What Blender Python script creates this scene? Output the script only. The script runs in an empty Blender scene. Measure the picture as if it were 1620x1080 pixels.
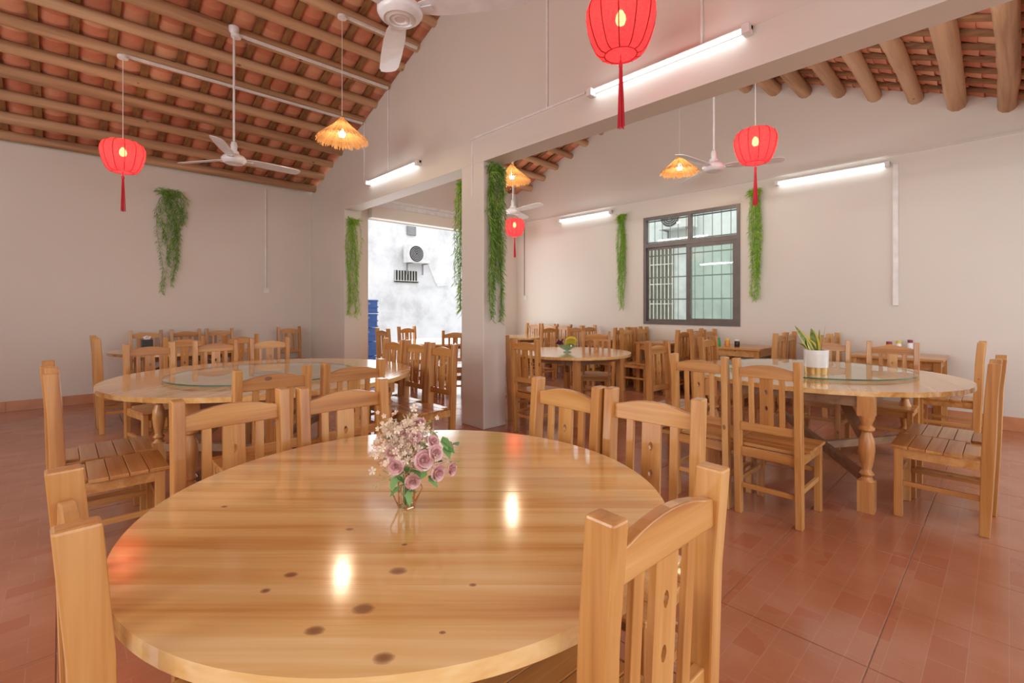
import bpy, bmesh, math, random
from mathutils import Vector, Matrix
PI = math.pi
random.seed(7)
C = bpy.context.collection
SC = bpy.context.scene

# ---------------------------------------------------------------- camera
CAMH, FPX, HZ = 1.32, 750.0, 487.0
TH = math.radians(43.63); ST, CT = math.sin(TH), math.cos(TH)
cam = bpy.data.cameras.new('camera'); cam.sensor_width = 36.0; cam.sensor_fit = 'HORIZONTAL'
cam.lens = FPX / 1620.0 * 36.0
cam.shift_y = -(540.0 - HZ) / 1620.0
cam.clip_start = 0.02; cam.clip_end = 200
camo = bpy.data.objects.new('camera', cam); C.objects.link(camo)
camo.location = (0, 0, CAMH); camo.rotation_euler = (PI / 2, 0, -TH)
SC.camera = camo

def proj(x, y, z):
    d = ST * x + CT * y
    if d < 0.05: return (-9999, -9999, d)
    return (810 + FPX * (CT * x - ST * y) / d, HZ - FPX * (z - CAMH) / d, d)

# ---------------------------------------------------------------- sky, daylight, exposure
SC.view_settings.view_transform = 'Standard'; SC.view_settings.look = 'None'
SC.view_settings.exposure = 0.0; SC.view_settings.gamma = 1.0
SC.view_settings.use_curve_mapping = False
SC.cycles.use_denoising = True
SC.cycles.max_bounces = 8; SC.cycles.diffuse_bounces = 5; SC.cycles.transparent_max_bounces = 16
SC.cycles.caustics_reflective = False; SC.cycles.caustics_refractive = False
SC.cycles.sample_clamp_indirect = 6.0
world = bpy.data.worlds.new('sky'); SC.world = world; world.use_nodes = True
bg = world.node_tree.nodes['Background']
bg.inputs['Color'].default_value = (0.93, 0.96, 1.0, 1); bg.inputs['Strength'].default_value = 2.3

def area(name, loc, rot, sx, sy, watts, col):
    l = bpy.data.lights.new(name, 'AREA'); l.shape = 'RECTANGLE'; l.size = sx; l.size_y = sy
    l.energy = watts; l.color = col
    o = bpy.data.objects.new(name, l); C.objects.link(o); o.location = loc; o.rotation_euler = rot
    return o
# area lamps for daylight: the doorway, then added ones at unseen front and left openings
area('doorway_daylight', (5.2, 7.75, 1.5), (-PI / 2, 0, 0), 2.6, 2.6, 48, (0.97, 0.99, 1.0))
area('unseen_front_daylight_right', (5.4, -0.95, 1.6), (PI / 2, 0, 0), 3.2, 2.8, 4, (1.0, 0.99, 0.95))
area('unseen_front_daylight_left', (0.6, -0.95, 1.7), (PI / 2, 0, 0), 4.6, 2.8, 5, (1.0, 0.99, 0.95))
area('unseen_left_daylight', (-3.15, 2.6, 1.9), (PI / 2, 0, -PI / 2), 3.6, 1.8, 80, (1.0, 0.99, 0.94))

# added unseen fill strips on middle beam and far left wall, brightening upper walls
for yy_ in (0.6, 2.6, 5.6): area('unseen_fill_right_hall', (3.70, yy_, 3.05), (0, -PI / 2 - 0.55, 0), 0.05, 1.3, 17, (0.97, 1.0, 1.0))
for yy_ in (1.5, 5.5, 7.6): area('unseen_fill_left_room', (-3.12, yy_, 3.0), (0, -PI / 2 - 0.25, 0), 0.05, 1.3, 17, (0.97, 1.0, 0.98))

# ---------------------------------------------------------------- mesh helpers
class MB:
    def __init__(s): s.v = []; s.f = []; s.m = []; s.mi = 0
    def add(s, vs, fs):
        n = len(s.v); s.v += [tuple(p) for p in vs]
        for f in fs: s.f.append(tuple(i + n for i in f)); s.m.append(s.mi)
    def box(s, x0, x1, y0, y1, z0, z1):
        v = [(x0, y0, z0), (x1, y0, z0), (x1, y1, z0), (x0, y1, z0), (x0, y0, z1), (x1, y0, z1), (x1, y1, z1), (x0, y1, z1)]
        s.add(v, [(0, 3, 2, 1), (4, 5, 6, 7), (0, 1, 5, 4), (1, 2, 6, 5), (2, 3, 7, 6), (3, 0, 4, 7)])
    def prism(s, pts, axis, a, b):
        """polygon pts (2d) extruded along axis 0/1/2 from a to b"""
        n = len(pts)
        def P(p, t):
            if axis == 0: return (t, p[0], p[1])
            if axis == 1: return (p[0], t, p[1])
            return (p[0], p[1], t)
        v = [P(p, a) for p in pts] + [P(p, b) for p in pts]
        fs = [tuple(range(n - 1, -1, -1)), tuple(range(n, 2 * n))]
        for i in range(n):
            j = (i + 1) % n; fs.append((i, j, n + j, n + i))
        s.add(v, fs)
    def tube(s, pts, r, n=8, caps=True):
        pts = [Vector(p) for p in pts]; k = len(pts)
        rs = r if isinstance(r, (list, tuple)) else [r] * k
        v = []
        up = None
        for i, p in enumerate(pts):
            t = (pts[min(i + 1, k - 1)] - pts[max(i - 1, 0)])
            if t.length < 1e-9: t = Vector((0, 0, 1))
            t.normalize()
            if up is None:
                up = t.orthogonal().normalized()
            up = (up - t * up.dot(t))
            if up.length < 1e-6: up = t.orthogonal()
            up.normalize(); sd = t.cross(up)
            for a in range(n):
                an = 2 * PI * a / n
                v.append(p + (up * math.cos(an) + sd * math.sin(an)) * rs[i])
        fs = []
        for i in range(k - 1):
            for a in range(n):
                b = (a + 1) % n
                fs.append((i * n + a, i * n + b, (i + 1) * n + b, (i + 1) * n + a))
        if caps:
            fs.append(tuple(range(n - 1, -1, -1))); fs.append(tuple(range((k - 1) * n, k * n)))
        s.add(v, fs)
    def lathe(s, prof, n=16, c=(0, 0, 0), caps=True):
        v = []
        for r, z in prof:
            for a in range(n):
                an = 2 * PI * a / n; v.append((c[0] + r * math.cos(an), c[1] + r * math.sin(an), c[2] + z))
        fs = []
        for i in range(len(prof) - 1):
            for a in range(n):
                b = (a + 1) % n; fs.append((i * n + a, i * n + b, (i + 1) * n + b, (i + 1) * n + a))
        if caps:
            if prof[0][0] > 1e-6: fs.append(tuple(range(n - 1, -1, -1)))
            k = (len(prof) - 1) * n
            if prof[-1][0] > 1e-6: fs.append(tuple(range(k, k + n)))
        s.add(v, fs)
    def mesh(s, name, mats, smooth=False, bevel=0):
        me = bpy.data.meshes.new(name); me.from_pydata(s.v, [], s.f)
        if not isinstance(mats, (list, tuple)): mats = [mats]
        for m in mats: me.materials.append(m)
        for p, mi in zip(me.polygons, s.m): p.material_index = mi
        bm = bmesh.new(); bm.from_mesh(me)
        if bevel:
            ed = [e for e in bm.edges if len(e.link_faces) == 2 and e.calc_face_angle(0) > 0.6]
            bmesh.ops.bevel(bm, geom=ed, offset=bevel, segments=2, profile=0.5, affect='EDGES', clamp_overlap=True)
        bmesh.ops.recalc_face_normals(bm, faces=bm.faces)
        if smooth:
            for f in bm.faces: f.smooth = True
            for e in bm.edges:
                if len(e.link_faces) == 2 and e.calc_face_angle(0) > 0.7: e.smooth = False
        bm.to_mesh(me); bm.free()
        return me
    def build(s, name, mats, parent=None, smooth=False, bevel=0, loc=None, rot=None):
        o = bpy.data.objects.new(name, s.mesh(name, mats, smooth, bevel)); C.objects.link(o)
        if parent: o.parent = parent
        if loc: o.location = loc
        if rot: o.rotation_euler = rot
        return o

def B(x0, x1, y0, y1, z0, z1):
    m = MB(); m.box(x0, x1, y0, y1, z0, z1); return m

def empty(name, loc, rz=0):
    o = bpy.data.objects.new(name, None); C.objects.link(o); o.location = loc; o.rotation_euler = (0, 0, rz)
    o.empty_display_size = 0.1
    return o
def tag(o, label, cat, group=None):
    o['label'] = label; o['category'] = cat
    if group: o['group'] = group
    return o
def struct(o):
    o['kind'] = 'structure'; return o
def stuff(o):
    o['kind'] = 'stuff'; return o
def dup(root, loc, rz, label, group=None):
    r = root.copy(); C.objects.link(r); r.location = loc; r.rotation_euler = (0, 0, rz); r['label'] = label
    if group: r['group'] = group
    for ch in list(root.children):
        c = ch.copy(); C.objects.link(c); c.parent = r
        for g in list(ch.children):
            d = g.copy(); C.objects.link(d); d.parent = c
    return r

# ---------------------------------------------------------------- materials
def nodes_of(name):
    m = bpy.data.materials.new(name); m.use_nodes = True
    nt = m.node_tree; return m, nt, nt.nodes['Principled BSDF']
def N(nt, t, **kw):
    n = nt.nodes.new(t)
    for k, v in kw.items(): setattr(n, k, v)
    return n
def L(nt, a, b): nt.links.new(a, b)
def ramp(nt, stops):
    r = N(nt, 'ShaderNodeValToRGB'); e = r.color_ramp.elements
    while len(e) > 1: e.remove(e[-1])
    e[0].position = stops[0][0]; e[0].color = (*stops[0][1], 1)
    for p, c in stops[1:]:
        x = e.new(p); x.color = (*c, 1)
    return r
def mixc(nt, fac, a, b, mode='MIX'):
    n = N(nt, 'ShaderNodeMix', data_type='RGBA', blend_type=mode)
    for sock, val in ((n.inputs[0], fac), (n.inputs[6], a), (n.inputs[7], b)):
        if hasattr(val, 'links') or isinstance(val, bpy.types.NodeSocket): L(nt, val, sock)
        elif isinstance(val, (int, float)): sock.default_value = val
        else: sock.default_value = (*val, 1)
    return n.outputs[2]
def math_(nt, op, a, b=None, c=None, clamp=False):
    n = N(nt, 'ShaderNodeMath', operation=op); n.use_clamp = clamp
    for i, v in enumerate((a, b, c)):
        if v is None: continue
        if isinstance(v, bpy.types.NodeSocket): L(nt, v, n.inputs[i])
        else: n.inputs[i].default_value = v
    return n.outputs[0]
def bump(nt, p, h, strength=0.3, dist=0.01):
    b = N(nt, 'ShaderNodeBump'); b.inputs['Strength'].default_value = strength; b.inputs['Distance'].default_value = dist
    L(nt, h, b.inputs['Height']); L(nt, b.outputs[0], p.inputs['Normal'])

def plain(name, col, rough=0.5, metal=0.0, coat=0.0, noise=0.06, scale=8.0, bmp=0.0, spec=0.5):
    m, nt, p = nodes_of(name)
    tc = N(nt, 'ShaderNodeTexCoord'); nz = N(nt, 'ShaderNodeTexNoise'); nz.inputs['Scale'].default_value = scale
    nz.inputs['Detail'].default_value = 5
    L(nt, tc.outputs['Object'], nz.inputs['Vector'])
    lo = tuple(c * (1 - noise * 2) for c in col); hi = tuple(min(1, c * (1 + noise)) for c in col)
    r = ramp(nt, [(0.3, lo), (0.7, hi)]); L(nt, nz.outputs['Fac'], r.inputs[0]); L(nt, r.outputs[0], p.inputs['Base Color'])
    p.inputs['Roughness'].default_value = rough; p.inputs['Metallic'].default_value = metal
    p.inputs['Coat Weight'].default_value = coat; p.inputs['Specular IOR Level'].default_value = spec
    if bmp: bump(nt, p, nz.outputs['Fac'], bmp)
    return m

def wood(name, axis, light, mid, dark, rough=0.32, coat=0.35, knots=True, scale=1.0, extra_knots=None, grain=1.0):
    m, nt, p = nodes_of(name)
    tc = N(nt, 'ShaderNodeTexCoord'); oi = N(nt, 'ShaderNodeObjectInfo')
    off = N(nt, 'ShaderNodeVectorMath', operation='SCALE'); off.inputs[0].default_value = (13.7, 7.3, 5.1)
    L(nt, oi.outputs['Random'], off.inputs['Scale'])
    ad = N(nt, 'ShaderNodeVectorMath', operation='ADD'); L(nt, tc.outputs['Object'], ad.inputs[0]); L(nt, off.outputs[0], ad.inputs[1])
    sc = [16.0 * scale] * 3; sc[axis] = 0.9 * scale
    mp = N(nt, 'ShaderNodeMapping'); mp.inputs['Scale'].default_value = sc; L(nt, ad.outputs[0], mp.inputs['Vector'])
    n1 = N(nt, 'ShaderNodeTexNoise'); n1.inputs['Scale'].default_value = 1.0; n1.inputs['Detail'].default_value = 4; n1.inputs['Distortion'].default_value = 0.6
    L(nt, mp.outputs[0], n1.inputs['Vector'])
    sc2 = [110.0 * scale] * 3; sc2[axis] = 3.0 * scale
    mp2 = N(nt, 'ShaderNodeMapping'); mp2.inputs['Scale'].default_value = sc2; L(nt, ad.outputs[0], mp2.inputs['Vector'])
    n2 = N(nt, 'ShaderNodeTexNoise'); n2.inputs['Detail'].default_value = 3; L(nt, mp2.outputs[0], n2.inputs['Vector']); n2.inputs['Scale'].default_value = 1.0
    f = math_(nt, 'ADD', math_(nt, 'MULTIPLY', n1.outputs['Fac'], 0.78 * grain), math_(nt, 'MULTIPLY', n2.outputs['Fac'], 0.22 * grain))
    f = math_(nt, 'ADD', f, 0.5 - 0.5 * grain)
    f = math_(nt, 'ADD', f, math_(nt, 'MULTIPLY', math_(nt, 'SUBTRACT', oi.outputs['Random'], 0.5), 0.16))
    r = ramp(nt, [(0.30, light), (0.52, mid), (0.75, dark)]); L(nt, f, r.inputs[0])
    col = r.outputs[0]
    kcol = (0.13, 0.042, 0.014)
    if knots:
        sk = [5.5] * 3; sk[axis] = 3.2
        mk = N(nt, 'ShaderNodeMapping'); mk.inputs['Scale'].default_value = sk; L(nt, ad.outputs[0], mk.inputs['Vector'])
        vo = N(nt, 'ShaderNodeTexVoronoi'); L(nt, mk.outputs[0], vo.inputs['Vector']); vo.inputs['Scale'].default_value = 1.0
        k = math_(nt, 'LESS_THAN', vo.outputs['Distance'], 0.075)
        sel = N(nt, 'ShaderNodeSeparateColor'); L(nt, vo.outputs['Color'], sel.inputs[0])
        k = math_(nt, 'MULTIPLY', k, math_(nt, 'GREATER_THAN', sel.outputs[0], 0.45))
        col = mixc(nt, math_(nt, 'MULTIPLY', k, 0.75), col, kcol)
    if extra_knots:
        # knots of this very board, at their own places on it
        tot = None
        for kx, ky, kr in extra_knots:
            v = N(nt, 'ShaderNodeMapping'); v.inputs['Location'].default_value = (-kx / (kr * 1.35), -ky / kr, 0)
            v.inputs['Scale'].default_value = (1 / (kr * 1.35), 1 / kr, 0)
            L(nt, tc.outputs['Object'], v.inputs['Vector'])
            ln = N(nt, 'ShaderNodeVectorMath', operation='LENGTH'); L(nt, v.outputs[0], ln.inputs[0])
            w = math_(nt, 'ADD', ln.outputs['Value'], math_(nt, 'MULTIPLY', math_(nt, 'SUBTRACT', n2.outputs['Fac'], 0.5), 1.0))
            k = math_(nt, 'SUBTRACT', 1.45, w, clamp=True)
            tot = k if tot is None else math_(nt, 'MAXIMUM', tot, k)
        kr_ = ramp(nt, [(0.0, (0.30, 0.11, 0.035)), (0.55, (0.10, 0.03, 0.012)), (0.9, (0.26, 0.10, 0.04))]); L(nt, tot, kr_.inputs[0])
        col = mixc(nt, math_(nt, 'MULTIPLY', math_(nt, 'POWER', tot, 0.6), 0.92), col, kr_.outputs[0])
    L(nt, col, p.inputs['Base Color'])
    p.inputs['Roughness'].default_value = rough; p.inputs['Coat Weight'].default_value = coat; p.inputs['Coat Roughness'].default_value = 0.12
    bump(nt, p, n2.outputs['Fac'], 0.06, 0.003)
    return m

PL, PM, PD = (0.67, 0.37, 0.13), (0.53, 0.245, 0.066), (0.34, 0.12, 0.024)
W = [wood('varnished_pine_x', 0, PL, PM, PD), wood('varnished_pine_y', 1, PL, PM, PD), wood('varnished_pine_z', 2, PL, PM, PD)]
TL_, TM_, TD_ = (0.86, 0.62, 0.30), (0.75, 0.45, 0.155), (0.55, 0.23, 0.045)
WT = wood('glossy_pine_tabletop', 0, TL_, TM_, TD_, rough=0.16, coat=0.6)
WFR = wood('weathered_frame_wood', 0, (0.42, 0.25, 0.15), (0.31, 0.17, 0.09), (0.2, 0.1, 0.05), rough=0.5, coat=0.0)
WLEG = wood('turned_pine_leg', 2, (0.74, 0.40, 0.15), (0.58, 0.27, 0.085), (0.36, 0.13, 0.035))
LOG = wood('peeled_log', 0, (0.60, 0.39, 0.235), (0.50, 0.29, 0.155), (0.28, 0.135, 0.065), rough=0.6, coat=0.0, knots=True, scale=0.7)
RAFT = wood('rafter_batten_wood', 1, (0.36, 0.175, 0.065), (0.26, 0.115, 0.04), (0.14, 0.055, 0.02), rough=0.65, coat=0.0)

def wall_mat(name, col):
    m, nt, p = nodes_of(name)
    tc = N(nt, 'ShaderNodeTexCoord')
    n1 = N(nt, 'ShaderNodeTexNoise'); n1.inputs['Scale'].default_value = 0.55; n1.inputs['Detail'].default_value = 3
    n2 = N(nt, 'ShaderNodeTexNoise'); n2.inputs['Scale'].default_value = 60; n2.inputs['Detail'].default_value = 3
    for n in (n1, n2): L(nt, tc.outputs['Object'], n.inputs['Vector'])
    a = tuple(c * 0.95 for c in col)
    r = ramp(nt, [(0.35, a), (0.65, col)]); L(nt, n1.outputs['Fac'], r.inputs[0]); L(nt, r.outputs[0], p.inputs['Base Color'])
    p.inputs['Roughness'].default_value = 0.55; bump(nt, p, n2.outputs['Fac'], 0.05, 0.004)
    return m
WALL = wall_mat('cream_painted_plaster', (0.73, 0.685, 0.62))
TILEU = None
def tile_mat():
    m, nt, p = nodes_of('clay_roof_tile')
    tc = N(nt, 'ShaderNodeTexCoord'); oi = N(nt, 'ShaderNodeObjectInfo'); ge = N(nt, 'ShaderNodeNewGeometry')
    rnd = math_(nt, 'FRACT', math_(nt, 'ADD', oi.outputs['Random'], ge.outputs['Random Per Island']))
    n1 = N(nt, 'ShaderNodeTexNoise'); n1.inputs['Scale'].default_value = 9; n1.inputs['Detail'].default_value = 5
    L(nt, tc.outputs['Object'], n1.inputs['Vector'])
    f = math_(nt, 'ADD', math_(nt, 'MULTIPLY', rnd, 0.6), math_(nt, 'MULTIPLY', n1.outputs['Fac'], 0.4))
    r = ramp(nt, [(0.1, (0.45, 0.14, 0.075)), (0.4, (0.60, 0.22, 0.125)), (0.65, (0.67, 0.30, 0.17)), (0.9, (0.68, 0.38, 0.21))])
    L(nt, f, r.inputs[0]); L(nt, r.outputs[0], p.inputs['Base Color']); p.inputs['Roughness'].default_value = 0.8
    bump(nt, p, n1.outputs['Fac'], 0.2, 0.004)
    return m
RTILE = tile_mat()

def floor_mat():
    m, nt, p = nodes_of('terracotta_floor_tile')
    tc = N(nt, 'ShaderNodeTexCoord'); oi = N(nt, 'ShaderNodeObjectInfo'); ge = N(nt, 'ShaderNodeNewGeometry')
    pos = ge.outputs['Position']
    # small printed brick patches and strokes on the large tiles
    mp = N(nt, 'ShaderNodeMapping'); mp.inputs['Scale'].default_value = (7.4, 7.4, 1); L(nt, pos, mp.inputs['Vector'])
    br = N(nt, 'ShaderNodeTexBrick'); br.offset = 0.5; br.inputs['Scale'].default_value = 1.0
    br.inputs['Color1'].default_value = (0, 0, 0, 1); br.inputs['Color2'].default_value = (1, 1, 1, 1); br.inputs['Mortar'].default_value = (0.5, 0.5, 0.5, 1)
    br.inputs['Mortar Size'].default_value = 0.012; br.inputs['Brick Width'].default_value = 1.35; br.inputs['Row Height'].default_value = 0.8
    L(nt, mp.outputs[0], br.inputs['Vector'])
    sep = N(nt, 'ShaderNodeSeparateColor'); L(nt, br.outputs['Color'], sep.inputs[0])
    n1 = N(nt, 'ShaderNodeTexNoise'); n1.inputs['Scale'].default_value = 2.2; n1.inputs['Detail'].default_value = 4; L(nt, pos, n1.inputs['Vector'])
    mp2 = N(nt, 'ShaderNodeMapping'); mp2.inputs['Scale'].default_value = (9, 130, 1); mp2.inputs['Rotation'].default_value = (0, 0, 0.9); L(nt, pos, mp2.inputs['Vector'])
    n2 = N(nt, 'ShaderNodeTexNoise'); n2.inputs['Scale'].default_value = 1; n2.inputs['Detail'].default_value = 2; L(nt, mp2.outputs[0], n2.inputs['Vector'])
    patch = math_(nt, 'MULTIPLY', math_(nt, 'GREATER_THAN', sep.outputs[0], 0.80), math_(nt, 'GREATER_THAN', n1.outputs['Fac'], 0.47))
    base = ramp(nt, [(0.3, (0.38, 0.135, 0.062)), (0.5, (0.43, 0.165, 0.082)), (0.72, (0.48, 0.215, 0.125))]); L(nt, n1.outputs['Fac'], base.inputs[0])
    col = mixc(nt, math_(nt, 'MULTIPLY', patch, 0.45), base.outputs[0], (0.38, 0.10, 0.04))
    st = math_(nt, 'MULTIPLY', math_(nt, 'SUBTRACT', n2.outputs['Fac'], 0.52, clamp=True), 2.2, clamp=True)
    col = mixc(nt, math_(nt, 'MULTIPLY', st, 0.16), col, (0.52, 0.30, 0.21))
    col = mixc(nt, math_(nt, 'MULTIPLY', br.outputs['Fac'], 0.22), col, (0.56, 0.36, 0.26))
    col = mixc(nt, math_(nt, 'MULTIPLY', oi.outputs['Random'], 0.12), col, (0.55, 0.31, 0.2))
    L(nt, col, p.inputs['Base Color'])
    L(nt, math_(nt, 'ADD', 0.13, math_(nt, 'MULTIPLY', n1.outputs['Fac'], 0.14)), p.inputs['Roughness'])
    p.inputs['Specular IOR Level'].default_value = 0.6
    bump(nt, p, n2.outputs['Fac'], 0.015, 0.002)
    return m
FTILE = floor_mat()
GROUT = plain('dark_grout', (0.50, 0.36, 0.28), 0.9)
SKIRT = plain('skirting_tile_orange', (0.60, 0.27, 0.13), 0.3, coat=0.2)
WHITE_PL = plain('white_plastic', (0.82, 0.80, 0.78), 0.35)
WHITE_MET = plain('white_enamel', (0.78, 0.76, 0.77), 0.28, coat=0.4)
FRAME_G = plain('grey_window_aluminium', (0.17, 0.145, 0.135), 0.4, metal=0.3)
BARM = plain('grey_steel_bar', (0.30, 0.29, 0.29), 0.5, metal=0.4)
BARW = plain('cream_steel_bar', (0.8, 0.77, 0.66), 0.5)
DARKHOLE = plain('dark_metal', (0.05, 0.05, 0.055), 0.5)
GOLD = plain('gold_band', (0.72, 0.45, 0.17), 0.3, metal=0.8)
CERAM = plain('white_ceramic', (0.86, 0.86, 0.85), 0.2, coat=0.3)

def emit(name, col, s):
    m, nt, p = nodes_of(name); p.inputs['Base Color'].default_value = (0.9, 0.9, 0.9, 1)
    p.inputs['Emission Color'].default_value = (*col, 1); p.inputs['Emission Strength'].default_value = s
    return m
TUBE_E = emit('fluorescent_glow', (0.86, 0.95, 1.0), 6.5)
BULB_E = emit('warm_bulb_glow', (1.0, 0.80, 0.48), 22)
BULB_R = emit('lantern_bulb_glow', (1.0, 0.72, 0.35), 55)

def glass_mat(name, tint=(0.9, 0.97, 0.94), rough=0.0, mixt=0.8, diff=None):
    m = bpy.data.materials.new(name); m.use_nodes = True; nt = m.node_tree; nt.nodes.clear()
    out = N(nt, 'ShaderNodeOutputMaterial'); tr = N(nt, 'ShaderNodeBsdfTransparent'); tr.inputs[0].default_value = (*tint, 1)
    gl = N(nt, 'ShaderNodeBsdfGlossy'); gl.inputs['Roughness'].default_value = rough; gl.inputs[0].default_value = (1, 1, 1, 1)
    lw = N(nt, 'ShaderNodeFresnel'); lw.inputs[0].default_value = 1.5
    gg = N(nt, 'ShaderNodeNewGeometry'); fr_ = math_(nt, 'MULTIPLY', lw.outputs[0], math_(nt, 'SUBTRACT', 1.0, gg.outputs['Backfacing']))
    mx = N(nt, 'ShaderNodeMixShader'); L(nt, fr_, mx.inputs[0])
    src = tr.outputs[0]
    if diff:
        df = N(nt, 'ShaderNodeBsdfDiffuse'); df.inputs[0].default_value = (*diff[0], 1)
        m2 = N(nt, 'ShaderNodeMixShader'); m2.inputs[0].default_value = diff[1]
        L(nt, tr.outputs[0], m2.inputs[1]); L(nt, df.outputs[0], m2.inputs[2]); src = m2.outputs[0]
    L(nt, src, mx.inputs[1]); L(nt, gl.outputs[0], mx.inputs[2]); L(nt, mx.outputs[0], out.inputs[0])
    return m
GLASS = glass_mat('clear_glass', (0.93, 0.98, 0.96))
GLASS_T = glass_mat('turntable_glass', (0.95, 0.985, 0.965), 0.01, diff=((0.75, 0.85, 0.8), 0.10))
GLASS_G = glass_mat('green_tinted_glass', (0.80, 0.92, 0.87), 0.02, diff=((0.66, 0.80, 0.74), 0.20))
GLASS_EDGE = plain('green_glass_edge', (0.03, 0.14, 0.10), 0.15)

def cloth_red():
    m = bpy.data.materials.new('red_lantern_cloth'); m.use_nodes = True; nt = m.node_tree; nt.nodes.clear()
    out = N(nt, 'ShaderNodeOutputMaterial')
    tc = N(nt, 'ShaderNodeTexCoord'); nz = N(nt, 'ShaderNodeTexNoise'); nz.inputs['Scale'].default_value = 60; L(nt, tc.outputs['Object'], nz.inputs['Vector'])
    r = ramp(nt, [(0.3, (0.66, 0.045, 0.062)), (0.7, (0.74, 0.062, 0.08))]); L(nt, nz.outputs['Fac'], r.inputs[0])
    df = N(nt, 'ShaderNodeBsdfDiffuse'); tl = N(nt, 'ShaderNodeBsdfTranslucent'); tp = N(nt, 'ShaderNodeBsdfTransparent')
    tp.inputs[0].default_value = (1.0, 0.35, 0.20, 1)
    L(nt, r.outputs[0], df.inputs[0]); L(nt, r.outputs[0], tl.inputs[0])
    m1 = N(nt, 'ShaderNodeMixShader'); m1.inputs[0].default_value = 0.62; L(nt, df.outputs[0], m1.inputs[1]); L(nt, tl.outputs[0], m1.inputs[2])
    m2 = N(nt, 'ShaderNodeMixShader'); m2.inputs[0].default_value = 0.10; L(nt, m1.outputs[0], m2.inputs[1]); L(nt, tp.outputs[0], m2.inputs[2])
    L(nt, m2.outputs[0], out.inputs[0]); return m
REDCLOTH = cloth_red()
REDTHREAD = plain('red_tassel_thread', (0.62, 0.02, 0.04), 0.7)
REDRIB = plain('dark_red_rib', (0.30, 0.008, 0.01), 0.6)

# ---------------------------------------------------------------- room constants
XM0, XM1 = 3.32, 3.57        # middle wall
XR = 7.40                    # right wall inner face
YB = 8.80                    # back wall of left room
YB2 = 7.60                   # back wall of right room
X0, Y0 = -3.2, -1.0
RY, RZ = 3.95, 5.15          # ridge line, axis height of the logs
SL, SR, SN = 0.355, 0.375, 0.42      # slopes: left far, right far, right near
SNL = 0.36
def zlog(y, left):
    if y >= RY: return RZ - (SL if left else SR) * (y - RY)
    return RZ - (SNL if left else SN) * (RY - y)

# ---------------------------------------------------------------- floor
TP = 0.54
fl = B(X0, XR + 0.2, Y0, YB + 0.2, -0.12, -0.004).build('floor', GROUT); struct(fl)
tile_m = MB(); tile_m.box(-TP / 2 + 0.0022, TP / 2 - 0.0022, -TP / 2 + 0.0022, TP / 2 - 0.0022, -0.012, 0.0)
tile_me = tile_m.mesh('floor_tile', FTILE, bevel=0.0015)
cells = []
gx0 = 2.15 - TP * 10; gy0 = 0.36 - TP * 6
for i in range(20):
    for j in range(23):
        cx, cy = gx0 + (i + 0.5) * TP, gy0 + (j + 0.5) * TP
        if cx - TP / 2 < X0 - 0.3 or cx + TP / 2 > XR + 0.22 or cy + TP / 2 > YB + 0.22: continue
        px, py, d = proj(cx, cy, 0)
        vis = d > 0.4 and -250 < px < 1870 and py < 1400
        cells.append((0 if vis else 1, d if vis else 99 + math.hypot(cx, cy), cx, cy))
cells.sort()
for k, (_, d, cx, cy) in enumerate(cells[:300]):
    o = bpy.data.objects.new('floor_tile', tile_me); C.objects.link(o); o.parent = fl; o.location = (cx, cy, 0)
rest = MB()
for _, d, cx, cy in cells[300:]:
    rest.box(cx - TP / 2 + 0.002, cx + TP / 2 - 0.002, cy - TP / 2 + 0.002, cy + TP / 2 - 0.002, -0.012, 0)
if rest.v: stuff(rest.build('floor_tiles', FTILE, fl))

# ---------------------------------------------------------------- walls
w = MB(); w.box(X0, XM0 + 0.25, YB, YB + 0.2, 0, zlog(YB, True) + 0.0)
w.box(X0, XM0 + 0.25, YB + 0.03, YB + 0.2, 3.3, zlog(YB, True) + 0.17)
struct(w.build('wall_back', WALL))
w = MB()   # wall_left has a wide window opening
w.box(X0 - 0.2, X0, Y0, YB + 0.2, 0, 1.0); w.box(X0 - 0.2, X0, Y0, 0.8, 1.0, 2.8); w.box(X0 - 0.2, X0, 4.4, YB + 0.2, 1.0, 2.8)
w.prism([(Y0, 2.8), (YB + 0.2, 2.8), (YB + 0.2, zlog(YB + .2, True) + .05), (RY, RZ + .05), (Y0, zlog(Y0, True) + .05)], 0, X0 - 0.2, X0)
struct(w.build('wall_left', WALL))
w = MB()   # wall_front with two broad openings
zf = zlog(Y0, True)
for a, b in ((X0, -1.7), (2.9, 3.8), (7.0, XR + 0.2)): w.box(a, b, Y0 - 0.2, Y0, 0, zf)
w.box(X0, XM1, Y0 - 0.2, Y0, 3.0, zf + .1); w.box(XM1, XR + .2, Y0 - 0.2, Y0, 3.0, 3.1)
struct(w.build('wall_front', WALL))
# middle wall: pier, beam, gable
w = MB()
w.box(XM0, XM1 + 0.04, 7.40, YB + 0.0, 0, 2.92)
w.box(XM0, XM1, Y0, YB, 2.91, 3.19)
w.prism([(Y0, 3.19), (YB, 3.19), (YB, zlog(YB, True) - 0.02), (RY, RZ - 0.0), (Y0, zlog(Y0, True) + 0.0)], 0, XM0 + 0.015, XM1 - 0.015)
struct(w.build('wall_middle', WALL, bevel=0.004))
struct(B(XM0, XM1 + 0.08, 3.93, 4.32, 0, 2.912).build('column', WALL, bevel=0.008))
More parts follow.
